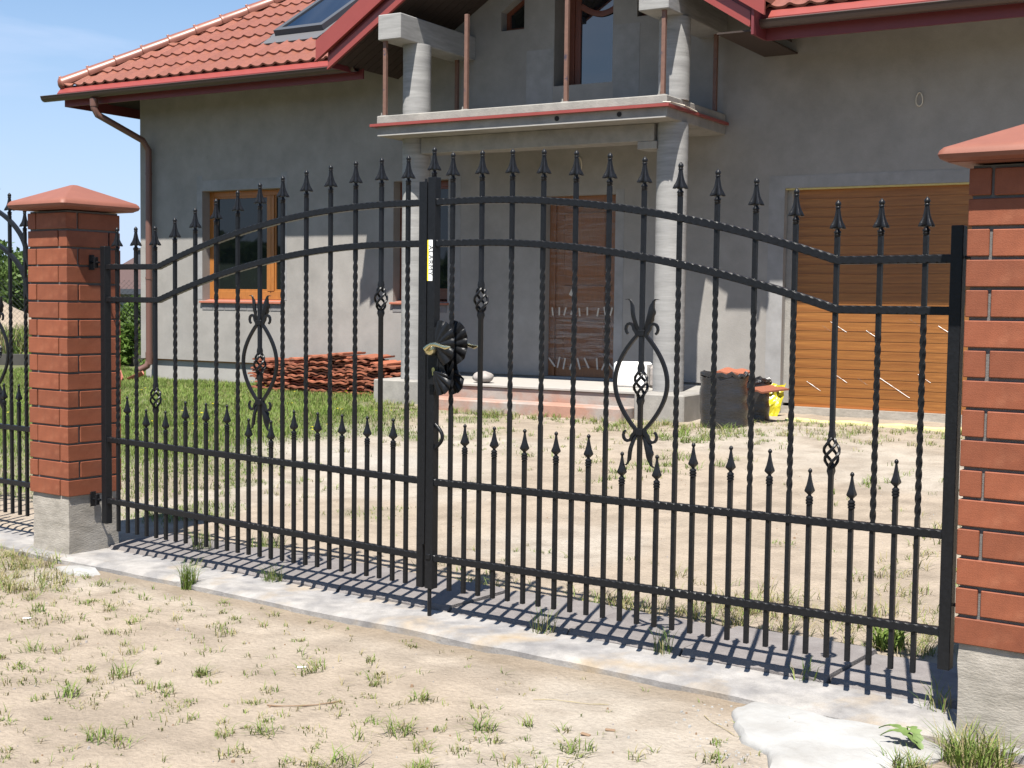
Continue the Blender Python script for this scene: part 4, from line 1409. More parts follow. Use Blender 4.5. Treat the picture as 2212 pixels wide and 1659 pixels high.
for z in (1.55, 2.9):
    m = MB(); m.lathe([(z, .047), (z + .03, .047)], 14, (px_, py_, 0)); m.build('pipe_clip', PIPE, dpo, smooth=40)
# wire loops hanging out of the wall
def loop(x, z, rx, rz_, label):
    m = MB(); pth = [(x + rx * math.cos(a), D - .02 - .01 * math.sin(2 * a), z + rz_ * math.sin(a)) for a in np.linspace(0, 2 * PI, 22)[:-1]]
    m.tube(pth, .0055, 6, closed=True); m.tube([(x, D - .02, z + rz_), (x, D + .01, z + rz_ + .005)], .006, 6)
    m.build('cable_loop', WIRE, house, smooth=60)
loop(-.086, 3.222, .030, .062, '')
loop(-3.63, 2.78, .035, .07, '')
m = MB(); m.box(-1.62, -1.40, D + .02, D + .044, .22, .50, .004); m.build('dark_patch', BLOCK, house)

# ------------------------------------------------------------------ loose things by the house (placed in house axes)
def htop(name, x, y, z=0, rz=0):
    wx, wy = H2W(x, y)
    return empty(name, (wx, wy, z), TH + rz)
def hbuild(mb, name, mats, x, y, z, rz=0, smooth=None, rot=(0, 0)):
    wx, wy = H2W(x, y)
    o = mb.build(name, mats, None, smooth, (wx, wy, z)); o.rotation_euler = (rot[0], rot[1], TH + rz)
    return o
def gzh(x, y):
    wx, wy = H2W(x, y); return float(gz(wx, wy))

# tile piles
def loose_tile(w, l, seed):
    r = random.Random(seed)
    mb = MB(); nu = 14; v = []; f = []
    for s_ in (0, 1):
        for i in range(nu + 1):
            u_ = i / nu
            w_ = .007 * math.sin(u_ * 2 * PI * 2) + .004 * s_
            v.append((u_ * w - w / 2, s_ * l, w_ + .019))
    for s_ in (0, 1):
        for i in range(nu + 1):
            u_ = i / nu
            w_ = .007 * math.sin(u_ * 2 * PI * 2) + .004 * s_
            v.append((u_ * w - w / 2, s_ * l, w_))
    n1 = nu + 1
    for i in range(nu):
        f += [(i, i + 1, n1 + i + 1, n1 + i), (2 * n1 + i, 3 * n1 + i, 3 * n1 + i + 1, 2 * n1 + i + 1), (2 * n1 + i, 2 * n1 + i + 1, i + 1, i), (n1 + i, n1 + i + 1, 3 * n1 + i + 1, 3 * n1 + i)]
    f += [(0, n1, 3 * n1, 2 * n1), (nu, 2 * n1 + nu, 3 * n1 + nu, n1 + nu)]
    mb.add(v, f)
    return mb.mesh('clay_tile', TILEOLD, smooth=40)
LT = [loose_tile(.32, .42, 1), loose_tile(.30, .40, 2), loose_tile(.24, .40, 3)]
# (x centre, layers, y front)
stacks = [(-7.50, 12, 7.40), (-7.18, 11, 7.38), (-6.88, 13, 7.36), (-6.56, 14, 7.34), (-6.26, 15, 7.30), (-5.95, 14, 7.26), (-5.66, 12, 7.22), (-5.40, 9, 7.25)]
for si, (x, n, y) in enumerate(stacks):
    z = gzh(x, y) - .01
    tl_ = 0
    for k in range(n):
        me = random.choice(LT); tdir = si
        dx = random.uniform(-.03, .03) + (.06 if random.random() < .12 else 0); dy_ = random.uniform(-.05, .03)
        tl_ += random.uniform(-.012, .012)
        wx, wy = H2W(x + dx, y + dy_)
        o = place('clay_tile', me, None, (wx, wy, z), (random.uniform(-.03, .03), tl_ + random.uniform(-.03, .03), TH + random.uniform(-.12, .12) + (PI / 2 if random.random() < .0 else 0)))
        OR = ['leftmost', 'second', 'third', 'fourth', 'fifth', 'sixth', 'seventh', 'rightmost'][si]; OK_ = 'topmost' if k == n - 1 else ('lowest' if k == 0 else ['', 'second', 'third', 'fourth', 'fifth', 'sixth', 'seventh', 'eighth', 'ninth', 'tenth', 'eleventh', 'twelfth', 'thirteenth', 'fourteenth'][k] + ' from the bottom')
        tag(o, 'red clay tile, ' + OK_ + ' in the ' + OR + ' stack by the wall', 'roof tile', 'spare roof tiles piled against the house wall')
        z += .031 + random.uniform(0, .003)
# small white scrap in the pile
# rock and polystyrene on the landing
def rock(name, x, y, z, s_, m_, seed, label, cat):
    r = random.Random(seed); mb = MB(); R = []
    for i in range(9):
        t = i / 8; zz = -.5 + t
        rad = math.sqrt(max(.02, 1 - (2 * t - 1) ** 2)) 
        R.append([(s_[0] * rad * math.cos(a) * (1 + .12 * math.sin(3 * a + seed + t * 4)) * .5, s_[1] * rad * math.sin(a) * (1 + .1 * math.cos(2 * a + seed)) * .5, s_[2] * (zz + .5) * (1 + .08 * math.sin(a * 2 + seed))) for a in np.linspace(0, 2 * PI, 13)[:-1]])
    mb.rings(R)
    o = hbuild(mb, name, m_, x, y, z, smooth=60)
    tag(o, label, cat); return o
rock('stone', -4.05, 6.85, .490, (.23, .2, .115), ROCK, 2, 'rounded pale stone lying on the white landing left of the front door', 'stone')
m = MB(); m.box(-.17, .17, -.10, .10, 0, .245, .02)
o = hbuild(m, 'polystyrene_block', FOAM, -2.60, 7.30, .493, .12); tag(o, 'white polystyrene block standing on the landing right of the front door', 'foam block')
m = MB(); m.box(-.06, .06, -.09, .09, 0, .22, .03)
o = hbuild(m, 'polystyrene_block', ROCK, -2.345, 7.34, .493, -.2); tag(o, 'crumbly pale block beside the white polystyrene, next to the right porch column', 'foam block')

# film-wrapped bundles
def bundle(x, y, r_, h_, label, tilt=0):
    root = htop('wrapped_bundle', x, y, gzh(x, y) - .02); tag(root, label, 'bundle', 'bundles wrapped in black film beside the porch')
    mb = MB(); R = []; n = 28
    for i in range(17):
        t = i / 16
        R.append([((r_ * (1 + .03 * math.sin(t * 21) + .03 * math.sin(3 * a + t * 5) + random.uniform(-.012, .012))) * math.cos(a), (r_ * (1 + .03 * math.sin(2 * a))) * math.sin(a), h_ * t + (.012 * math.sin(4 * a) if i == 16 else 0)) for a in np.linspace(0, 2 * PI, n + 1)[:-1]])
    mb.rings(R)
    mb.build('film_wrap', FILM, root, smooth=50)
    # crumpled film collar
    mb = MB(); pth = []
    for a in np.linspace(0, 2 * PI, 30)[:-1]:
        pth.append((r_ * .95 * math.cos(a) + random.uniform(-.015, .015), r_ * .95 * math.sin(a) + random.uniform(-.015, .015), h_ + random.uniform(-.012, .03)))
    mb.tube(pth, .022, 5, closed=True); mb.build('film_collar', FILM, root)
    return root
b1 = bundle(-1.29, 6.42, .205, .46, 'fat cylinder of tiles wrapped in shiny black film, right of the porch steps')
b2 = bundle(-1.27, 7.10, .14, .38, 'smaller black wrapped bundle half hidden behind the fat one, by the yellow foil')
for (x, y, z, a, lb) in ((-1.22, 6.38, .705, .15, 'orange clay tile lying on top of the fat black wrapped bundle'), (-1.13, 6.72, .54, -.4, 'orange clay tile sticking out between the two black wrapped bundles')):
    wx, wy = H2W(x, y); o = place('clay_tile', LT[0], None, (wx, wy, z), (.05, .05, TH + a)); o.scale = (.8, .8, .8); tag(o, lb, 'roof tile')
# yellow foil crumpled against the jamb
mb = MB(); nn = 9; v = []; f = []
for j in range(nn):
    for i in range(nn):
        x = -.12 + .24 * i / 8; z = .31 * j / 8
        v.append((x * (1 + .25 * (j / 8 - .5)), (float(vnoise(i * .9, j * .9, 1, 3)) - .5) * .10 + .02 * j, z + (float(vnoise(i, j, .8, 9)) - .5) * .04))
for j in range(nn - 1):
    for i in range(nn - 1):
        a = j * nn + i; f.append((a, a + 1, a + 1 + nn, a + nn))
mb.add(v, f)
o = hbuild(mb, 'yellow_foil', YEL, -1.31, 7.55, gzh(-.95, 7.6)); tag(o, 'crumpled bright yellow foil leaning behind the black bundles', 'foil')
# yellow insulation strip on the ground in front of the garage
mb = MB(); R = []
for t in np.linspace(0, 1, 30):
    x = -.98 + 3.0 * t; h_ = .035 + .008 * math.sin(t * 40); y = 7.12 + .02 * math.sin(t * 9)
    R.append([(x, y, -.02), (x, y + .008, h_ * .7), (x, y + .03, h_), (x, y + .08, h_), (x, y + .10, h_ * .6), (x, y + .105, -.02)])
mb.rings(R); o = hbuild(mb, 'insulation_strip', YELP, 0, 0, gzh(.2, 7.1), smooth=40); tag(o, 'long pale yellow insulation strip lying on the ground before the garage door', 'strip')
# orange gutter pieces under the downpipe
for (x, y, a, t_, lb) in ((-9.80, 7.72, -.9, .45, 'orange half-round tile lying steeply under the downpipe outlet'), (-10.15, 7.60, .9, .2, 'orange half-round tile lying flatter in the grass left of the downpipe')):
    mb = MB(); R = []
    for yy in (0, .38):
        ring = [(.07 * math.cos(q), yy, .07 * math.sin(q)) for q in np.linspace(PI * 1.05, PI * 1.95, 9)] + [(.06 * math.cos(q), yy, .06 * math.sin(q)) for q in np.linspace(PI * 1.95, PI * 1.05, 9)]
        R.append(ring)
    mb.rings(R); o = hbuild(mb, 'half_round_tile', SILLT, x, y, gzh(x, y) + .12 + .05 * t_, PI + a, smooth=40, rot=(-t_, 0)); tag(o, lb, 'tile')

# ------------------------------------------------------------------ white plaster lumps in front
def lump(outline, zt_, name, label, th=.03, seed=1):
    cx_ = sum(p[0] for p in outline) / len(outline); cy_ = sum(p[1] for p in outline) / len(outline)
    pts = []
    n = len(outline)
    for i in range(n):
        a, b = outline[i], outline[(i + 1) % n]
        for t in np.linspace(0, 1, 6)[:-1]:
            x = a[0] * (1 - t) + b[0] * t; y = a[1] * (1 - t) + b[1] * t
            r_ = 1 + (float(vnoise(x, y, 14, seed)) - .5) * .09
            pts.append((cx_ + (x - cx_) * r_, cy_ + (y - cy_) * r_))
    mb = MB(); R = []
    for s_, dz in ((1.02, -th - .03), (1.03, -th * .5), (1.0, -.006), (.97, 0.0), (.85, .004), (.6, .006), (.3, .008), (.03, .009)):
        R.append([(cx_ + (x - cx_) * s_, cy_ + (y - cy_) * s_, zt_ + dz + (float(vnoise(x * s_, y * s_, 9, seed)) - .5) * .010 * (s_ < 1)) for x, y in pts])
    mb.rings(R)
    o = mb.build(name, WHITE, smooth=40); tag(o, label, 'plaster', 'lumps of set white plaster on the sand'); return o
lump([(1.62, -.45), (1.555, -.30), (1.58, -.215), (1.84, -.225), (1.93, -.212), (2.06, -.215), (2.15, -.23), (2.24, -.30), (2.22, -.42), (2.14, -.56), (2.02, -.72), (1.88, -.72), (1.82, -.62), (1.72, -.57)], -.008, 'plaster_slab', 'big flat patch of spilled white plaster against the sill beside the near pillar', .035)
lump([(-2.14, -.30), (-2.08, -.20), (-1.95, -.20), (-1.84, -.26), (-1.88, -.33), (-2.02, -.34)], -.022, 'plaster_slab', 'small crumbly white plaster patch in front of the narrow left pillar', .02, 4)

mb = MB()
for _ in range(260):
    if random.random() < .72:
        a = random.uniform(0, 2 * PI); q = random.uniform(.9, 1.45); x_ = 1.90 + .34 * q * math.cos(a); y_ = -.44 + .25 * q * math.sin(a)
    else:
        a = random.uniform(0, 2 * PI); q = random.uniform(.5, 1.9); x_ = -2.0 + .20 * q * math.cos(a); y_ = -.28 + .09 * q * math.sin(a)
    if y_ > -.225: continue
    r_ = random.uniform(.002, .009); z_ = float(gz(x_, y_))
    p = [(x_ + r_ * math.cos(b + k * 1.05) * random.uniform(.6, 1.3), y_ + r_ * math.sin(b + k * 1.05) * random.uniform(.6, 1.3)) for b in (random.random() * 6,) for k in range(6)]
    mb.add([(w[0], w[1], z_ - r_) for w in p] + [(w[0] * .6 + x_ * .4, w[1] * .6 + y_ * .4, z_ + r_ * .5) for w in p], [(6, 7, 8, 9, 10, 11)] + [(k, (k + 1) % 6, 6 + (k + 1) % 6, 6 + k) for k in range(6)])
o = mb.build('plaster_crumbs', WHITE); tag(o, 'white plaster crumbs scattered round the spilled plaster patches', 'crumbs', kind='stuff')

# ------------------------------------------------------------------ grass
def blades(px, py, pz, h, lean, width, col, name, kindlabel):
    """each blade: 5 verts, 3 tris (quad+tri)"""
    n = len(px)
    az = rng.uniform(0, 2 * PI, n); wa = az + PI / 2 + rng.uniform(-.6, .6, n)
    dx, dy = np.cos(az) * lean, np.sin(az) * lean
    wx, wy = np.cos(wa) * width / 2, np.sin(wa) * width / 2
    V = np.zeros((n, 5, 3))
    V[:, 0] = np.stack([px - wx, py - wy, pz - .01], 1); V[:, 1] = np.stack([px + wx, py + wy, pz - .01], 1)
    mxx, myy, mzz = px + dx * .32, py + dy * .32, pz + h * .6
    V[:, 2] = np.stack([mxx + wx * .8, myy + wy * .8, mzz], 1); V[:, 3] = np.stack([mxx - wx * .8, myy - wy * .8, mzz], 1)
    V[:, 4] = np.stack([px + dx, py + dy, pz + h], 1)
    base = np.arange(n)[:, None] * 5
    me = bpy.data.meshes.new(name)
    me.vertices.add(n * 5); me.vertices.foreach_set('co', V.ravel())
    quads = base + np.array([[0, 1, 2, 3]]); tris = base + np.array([[3, 2, 4]])
    loops = np.concatenate([quads, tris], 1).ravel()
    me.loops.add(n * 7); me.loops.foreach_set('vertex_index', loops.astype(np.int32))
    me.polygons.add(n * 2)
    ls = (np.arange(n)[:, None] * 7 + np.array([[0, 4]])).ravel()
    me.polygons.foreach_set('loop_start', ls.astype(np.int32))
    me.update(calc_edges=True)
    ca = me.color_attributes.new('Col', 'FLOAT_COLOR', 'POINT')
    cc = np.repeat(np.concatenate([col, np.ones((n, 1))], 1), 5, axis=0)
    ca.data.foreach_set('color', cc.ravel().astype(np.float32))
    me.materials.append(GRASS)
    me.validate()
    return me
GRASS = attrmat('grass_blade', 'Col', rough=.6, spec=.25, trans=.3)
green = np.array([.100, .165, .030]); green2 = np.array([.175, .225, .050]); straw = np.array([.28, .225, .12]); olive = np.array([.16, .17, .05])
def gcol(n, dry):
    k = rng.random((n, 1)); c_ = green * (1 - k) + green2 * k
    d_ = (rng.random((n, 1)) < dry).astype(float) * rng.uniform(.5, 1, (n, 1))
    c_ = c_ * (1 - d_) + straw * d_
    return c_ * rng.uniform(.8, 1.2, (n, 1))

# lawn behind the gate
N_ = 430000
x = rng.uniform(-13.5, -1.0, N_); y = rng.uniform(.75, 8.4, N_)
den = lawn(x, y)
hyy = -x * ST + y * CT     # house y
hxx = x * CT + y * ST
ok = (rng.random(N_) < den * .85) & ~((hyy > D + .03) & (hxx > XL - .0)) & ~((hxx > -5.4) & (hyy > 6.3) & (hxx < -1.7))
x, y = x[ok], y[ok]; den = den[ok]
dist = np.hypot(x - CAM[0], y - CAM[1])
hh = rng.uniform(.012, .036, len(x)) * (.6 + .6 * den) * (1 + .6 * (vnoise(x, y, 2.2, 7) > .6))
col_ = gcol(len(x), .12)
pn = vnoise(x, y, 1.3, 12)[:, None]
col_ = col_ * (.75 + .5 * pn)
me = blades(x, y, gz(x, y), hh, rng.uniform(.012, .045, len(x)), rng.uniform(.003, .0065, len(x)), col_, 'lawn_grass', '')
o = place('lawn_grass', me); tag(o, 'green rough lawn left behind the gate fading into the sandy yard', 'grass', kind='stuff')

# tufts: (x, y, radius, blades, height, dryness)
T = []
def scatter(n, xr, yr, fn, r, nb, h, dry):
    got = 0; tries = 0
    while got < n and tries < n * 60:
        tries += 1
        x_ = random.uniform(*xr); y_ = random.uniform(*yr)
        if random.random() < fn(x_, y_):
            T.append((x_, y_, random.uniform(*r), random.randint(*nb), random.uniform(*h), dry)); got += 1
def frontden(x_, y_):
    if y_ > -.27: return 0
    d = float(vnoise(x_, y_, 1.6, 21)) 
    left = max(0, min(1, (.9 - x_) / 2.2)) * .8 + .2
    low = max(0, min(1, (-.3 - y_) / 1.2)) * .8 + .2
    return max(0, d - .18) * left * low * 2.4
scatter(900, (-2.6, 2.6), (-3.0, -.28), frontden, (.010, .048), (6, 30), (.010, .030), .5)
scatter(900, (-2.8, 2.3), (-2.6, -.26), lambda a, b: .25 + .3 * max(0, -a), (.006, .02), (2, 6), (.008, .03), .55)
def lb(a, b):
    return max(0, float(vnoise(a, b, 2.1, 27)) - .25) * max(0, min(1, (.9 - a) / 1.6)) * max(.05, min(1, (-.45 - b) / .7)) * 2
scatter(130, (-2.4, 1.2), (-2.6, -.4), lb, (.02, .055), (14, 34), (.014, .032), .55)
scatter(40, (.6, 2.0), (-1.5, -.7), lambda a, b: .5, (.015, .04), (12, 28), (.015, .034), .45)
# dry grass bank left of the left pillar foot
scatter(120, (-3.6, -1.75), (-.75, -.2), lambda a, b: 1 if (a < -2.2 or b < -.3) else .2, (.02, .06), (14, 30), (.03, .07), .75)
# yard behind the gate
scatter(260, (-4.2, 2.2), (.68, 6.3), lambda a, b: max(0, float(vnoise(a, b, .9, 31)) - .45) * 1.5 + .03, (.015, .06), (4, 16), (.015, .045), .35)
# band along the steps and the garage
def hs(n, xr, yr, *rest):
    for _ in range(n):
        hx_, hy_ = random.uniform(*xr), random.uniform(*yr)
        wx, wy = H2W(hx_, hy_)
        T.append((wx, wy, random.uniform(*rest[0]), random.randint(*rest[1]), random.uniform(*rest[2]), rest[3]))
hs(60, (-4.6, -1.6), (6.05, 6.33), (.02, .07), (8, 24), (.03, .075), .45)
hs(36, (-5.4, -4.4), (6.2, 6.68), (.02, .07), (10, 24), (.03, .07), .3)
hs(60, (-2.2, -.9), (5.6, 6.3), (.03, .08), (10, 26), (.03, .08), .35)
hs(150, (-1.4, 1.3), (5.9, 7.08), (.03, .09), (8, 24), (.02, .055), .55)
hs(30, (-1.9, -1.0), (5.3, 5.7), (.03, .08), (12, 24), (.03, .07), .2)
# clumps behind the curb stones
scatter(130, (.35, 2.2), (.62, 1.45), lambda a, b: 1 - (b - .62) * .8, (.02, .07), (8, 24), (.03, .085), .75)
scatter(16, (-.4, .6), (.62, .85), lambda a, b: 1, (.02, .05), (6, 16), (.03, .08), .5)
scatter(90, (1.1, 2.3), (1.2, 3.4), lambda a, b: .4, (.03, .08), (8, 22), (.03, .07), .7)
scatter(30, (-1.4, .4), (3.2, 4.6), lambda a, b: max(0, float(vnoise(a, b, 1.4, 41)) - .4) * 2, (.03, .07), (12, 26), (.03, .06), .1)
# named larger tufts in the front sand
for (a, b, r_, n_, h_) in ((-.92, -1.25, .04, 40, .05), (-.41, -1.24, .04, 40, .045), (.79, -1.11, .045, 46, .05), (1.0, -.94, .04, 44, .045), (-.36, -1.49, .04, 40, .05), (.10, -1.7, .05, 40, .05), (.83, -1.40, .05, 44, .05), (-1.4, -.9, .04, 30, .04), (-.2, -1.05, .03, 26, .035), (.45, -1.35, .04, 30, .04), (1.35, -.95, .04, 26, .04), (.12, -.78, .035, 24, .035)):
    T.append((a, b, r_, n_, h_, .2))
TX, TY, TZ, TH_, TL2, TWd, TC = [], [], [], [], [], [], []
for (x_, y_, r_, n_, h_, dry) in T:
    n_ = int(n_)
    a = rng.uniform(0, 2 * PI, n_); q = np.sqrt(rng.random(n_)) * r_
    TX.append(x_ + q * np.cos(a)); TY.append(y_ + q * np.sin(a)); TH_.append(h_ * rng.uniform(.5, 1.15, n_)); TL2.append(h_ * rng.uniform(.4, 2.1, n_)); TWd.append(rng.uniform(.0022, .0048, n_) * (1.3 if y_ > 2 else 1))
    TC.append(gcol(n_, dry))
TX = np.concatenate(TX); TY = np.concatenate(TY)
me = blades(TX, TY, gz(TX, TY), np.concatenate(TH_), np.concatenate(TL2), np.concatenate(TWd), np.concatenate(TC), 'sand_tufts', '')
o = place('sand_tufts', me); tag(o, 'scattered small green and straw coloured grass tufts growing in the sand', 'grass', kind='stuff')

# individual plants
def plant(x_, y_, z_, n_, h_, r_, lean, wd, dry, name, label, cat='weed'):
    a = rng.uniform(0, 2 * PI, n_); q = np.sqrt(rng.random(n_)) * r_
    me = blades(q * np.cos(a), q * np.sin(a), np.zeros(n_), h_ * rng.uniform(.45, 1.1, n_), h_ * rng.uniform(.15, 1, n_) * lean, rng.uniform(.6, 1.2, n_) * wd, gcol(n_, dry), name, '')
    o = place(name, me, None, (x_, y_, z_)); tag(o, label, cat); return o
plant(-1.27, -.20, -.02, 150, .13, .035, .9, .0028, .15, 'weed', 'taller green weed at the front edge of the sill left of centre')
plant(-1.80, .33, .03, 90, .10, .06, 1.1, .0024, .3, 'weed', 'thin weed growing between the curb stones behind the left leaf')
plant(-1.00, .075, .0, 90, .085, .045, 1.1, .0022, .2, 'weed', 'small weed in the joint behind the sill under the left leaf')
plant(.52, .085, .0, 36, .11, .05, 1.0, .0035, .3, 'weed', 'sparse wiry weed in the joint just right of the drop bolt')
plant(1.05, .085, .0, 30, .11, .04, .7, .0035, .2, 'weed', 'thin weed in the joint below the oval ornament of the right leaf')
plant(1.62, .09, .0, 16, .09, .04, 1.3, .004, .1, 'weed', 'flat trailing weed in a curb joint near the right pillar')
plant(2.10, .05, .0, 26, .12, .05, .9, .004, .3, 'weed', 'wiry weed in the shadow at the foot of the near pillar')
plant(1.68, .74, .0, 90, .085, .06, 1.1, .014, .02, 'weed', 'broad leaved bright green weed behind the last curb stones')
plant(-1.62, .62, .0, 110, .10, .09, 1.0, .003, .2, 'weed', 'dark weed clump behind the curb stones in the left pillar shadow')
# grass clump at the lower right corner
for (a, b, s_, lb) in ((2.33, -.30, 1.0, 'dense long grass clump at the foot of the near pillar, lower right corner'), (2.20, -.50, .55, 'smaller grass tuft spilling over the edge of the white plaster patch')):
    plant(a, b, -.05, int(340 * s_), .11 * s_ + .02, .09 * s_ + .01, 1.2, .0045, .35, 'grass_clump', lb, 'grass')
# thistle-like leaf reaching over the plaster patch
mb = MB()
for k, (ang_, L_) in enumerate(((2.9, .15), (3.4, .12), (2.4, .10))):
    v = []; f = []; n = 14
    for i in range(n + 1):
        t = i / n; w = (.016 * math.sin(PI * min(1, t + .08)) * (1 + .5 * math.sin(i * 2.4))) + .0008
        cx_ = L_ * t * math.cos(ang_); cy_ = L_ * t * math.sin(ang_); zz = .05 * math.sin(PI * t * .8)
        nx2, ny2 = -math.sin(ang_), math.cos(ang_)
        v += [(cx_ + nx2 * w, cy_ + ny2 * w, zz + .004), (cx_, cy_, zz), (cx_ - nx2 * w, cy_ - ny2 * w, zz + .004)]
    for i in range(n):
        a = i * 3; f += [(a, a + 1, a + 4, a + 3), (a + 1, a + 2, a + 5, a + 4)]
    mb.add(v, f)
LEAFM = mat('thistle_leaf', (.10, .15, .04), rough=.6, var=.2, scale=20)
o = mb.build('thistle', LEAFM, smooth=60, loc=(2.19, -.36, -.01)); tag(o, 'spiky thistle leaves reaching over the white plaster patch', 'weed')

# yellow flowers in the lawn
mb = MB()
for _ in range(70):
    while True:
        x_ = random.uniform(-9.5, -2.8); y_ = random.uniform(1.4, 7.2)
        if float(lawn(x_, y_)) > .6: break
    z_ = float(gz(x_, y_)) + .06
    n = 7; r_ = random.uniform(.010, .018)
    mb.add([(x_, y_, z_ + .004)] + [(x_ + r_ * math.cos(a), y_ + r_ * math.sin(a), z_ + random.uniform(-.004, .004)) for a in np.linspace(0, 2 * PI, n + 1)[:-1]], [(0, 1 + i, 1 + (i + 1) % n) for i in range(n)])
    mb.add([(x_ - .001, y_, z_), (x_ + .001, y_, z_), (x_, y_, z_ - .07)], [(0, 1, 2)])
o = mb.build('dandelion_flowers', YEL); tag(o, 'tiny yellow dandelion flowers dotted over the green lawn', 'flowers', kind='stuff')

# pebbles and crumbs
mb = MB()
for _ in range(900):
    x_ = random.uniform(-2.6, 2.5); y_ = random.choice((random.uniform(-3.0, -.27), random.uniform(.65, 4.5)))
    r_ = random.uniform(.002, .006) * (1.9 if random.random() < .06 else 1)
    z_ = float(gz(x_, y_)) + r_ * .2
    a = random.random() * 6
    p = [(x_ + r_ * math.cos(a + k * 2 * PI / 5) * random.uniform(.7, 1.2), y_ + r_ * math.sin(a + k * 2 * PI / 5) * random.uniform(.7, 1.2)) for k in range(5)]
    mb.cur = 2 if random.random() < .05 else random.choice((0, 0, 1))
    mb.add([(q[0], q[1], z_ - r_) for q in p] + [(q[0] * .5 + x_ * .5, q[1] * .5 + y_ * .5, z_ + r_ * .6) for q in p], [(5, 6, 7, 8, 9)] + [(k, (k + 1) % 5, 5 + (k + 1) % 5, 5 + k) for k in range(5)])
o = mb.build('pebbles', [ROCK, TWIG, WHITE]); tag(o, 'fine pebbles and crumbs scattered over the sand', 'gravel', kind='stuff')
def twig(x_, y_, L_, a0, w, label, m_=TWIG, name='twig'):
    mb = MB(); p = []; a = a0; x, y = 0., 0.
    for k in range(9):
        p.append((x, y, float(gz(x_ + x, y_ + y)) - float(gz(x_, y_)) + .004)); a += random.uniform(-.3, .3) * w; x += L_ / 8 * math.cos(a); y += L_ / 8 * math.sin(a)
    tw = .0022 if name == 'twig' else .0011; mb.tube(p, [tw * (1 + .4 * math.sin(k * 2)) for k in range(9)], 5); o = mb.build(name, m_, loc=(x_, y_, float(gz(x_, y_)))); tag(o, label, 'twig')
twig(.26, -1.16, .26, .5, 1.3, 'curved brown twig lying on the sand in the left foreground')
twig(.95, -.60, .26, .55, .3, 'long straight pale straw stalk lying on the sand below the right leaf', STRAW, 'straw_stalk')
twig(1.50, -.42, .20, -.6, .4, 'thin straw stalk left of the big plaster patch', STRAW, 'straw_stalk')
for (x_, y_, a, lb) in ((1.33, -.72, .6, 'small reddish bark chip on the foreground sand'), (1.29, -.80, .1, 'small dark bark chip just in front of the reddish one')):
    mb = MB(); mb.box(-.016, .016, -.007, .007, 0, .006, .002); o = mb.build('bark_chip', TWIG, loc=(x_, y_, float(gz(x_, y_)) + .001), rot=(0, .1, a)); tag(o, lb, 'bark chip')
for (x_, y_, lb) in ((-1.36, -.98, 'small white paper scrap far left on the foreground sand'), (.05, -.79, 'small white paper scrap near the middle of the foreground sand')):
    mb = MB(); mb.box(-.016, .016, -.006, .006, 0, .003); o = mb.build('paper_scrap', LABW, loc=(x_, y_, float(gz(x_, y_)) + .002), rot=(0, 0, .7)); tag(o, lb, 'scrap')

# ------------------------------------------------------------------ far background at the left
def along(px, py, t):
    d = fw + (px - 1106) / F * rr - (py - 829.5) / F * uu
    return CAM + d * t
def crown(cx_, cy_, z0, z1, rx, n, size, base, name='crown'):
    r_ = np.random.default_rng(int(abs(cx_ * 13 + cy_ * 7)) + 3)
    nc = 26
    cl = np.stack([r_.normal(0, .45, nc) * rx, r_.normal(0, .45, nc) * rx, r_.uniform(z0 + .15 * (z1 - z0), z1 - .08 * (z1 - z0), nc)], 1)
    cr_ = r_.uniform(.22, .42, nc) * rx
    k = r_.integers(0, nc, n)
    dirs = r_.normal(0, 1, (n, 3)); dirs /= np.linalg.norm(dirs, axis=1)[:, None]
    P = cl[k] + dirs * cr_[k][:, None] * (r_.random(n) ** .35)[:, None]
    P[:, 2] = np.clip(P[:, 2], z0 * .2, z1)
    A = r_.normal(0, 1, (n, 3)); A /= np.linalg.norm(A, axis=1)[:, None]
    B = np.cross(A, r_.normal(0, 1, (n, 3))); B /= np.linalg.norm(B, axis=1)[:, None]
    s_ = r_.uniform(.6, 1.3, n)[:, None] * size
    V = np.stack([P - A * s_, P + B * s_ * .5, P + A * s_, P - B * s_ * .5], 1).reshape(-1, 3)
    me = bpy.data.meshes.new(name)
    me.vertices.add(n * 4); me.vertices.foreach_set('co', V.ravel())
    me.loops.add(n * 4); me.loops.foreach_set('vertex_index', np.arange(n * 4, dtype=np.int32))
    me.polygons.add(n); me.polygons.foreach_set('loop_start', (np.arange(n) * 4).astype(np.int32))
    me.update(calc_edges=True)
    c_ = np.array(base) * (r_.uniform(.7, 1.3, nc)[k])[:, None] * r_.uniform(.8, 1.2, n)[:, None]
    ca = me.color_attributes.new('Col', 'FLOAT_COLOR', 'POINT')
    ca.data.foreach_set('color', np.repeat(np.concatenate([c_, np.ones((n, 1))], 1), 4, axis=0).ravel().astype(np.float32))
    me.materials.append(GRASS); me.validate()
    return me
def tree(px, t, top_px, rx, n, size, base, label, cat='tree', name='tree', trunk=True):
    p = along(px, 660, t); top = along(px, top_px, t)[2]; z0 = .1
    root = empty(name, (p[0], p[1], z0)); tag(root, label, cat)
    H_ = top - z0
    place('crown', crown(0, 0, H_ * (.12 if trunk else 0), H_, rx, n, size, base), root)
    m_ = MB(); m_.tube([(0, 0, -.2), (.03, .02, H_ * .25), (.0, .05, H_ * .5), (.1, 0, H_ * .8)], [.02 * H_, .016 * H_, .012 * H_, .005 * H_], 7)
    m_.tube([(0, .02, H_ * .3), (rx * .3, 0, H_ * .6)], [.01 * H_, .004 * H_], 5); m_.tube([(0, .02, H_ * .35), (-rx * .3, .1, H_ * .62)], [.01 * H_, .004 * H_], 5)
    m_.build('trunk', TRUNK, root, smooth=50)
    return root
tree(30, 38, 548, 1.5, 5000, .085, (.085, .13, .035), 'leafy green tree behind the sand heap at the far left')
tree(-60, 40, 520, 2.0, 5000, .09, (.075, .12, .03), 'broad green tree beyond the left edge of the heap')
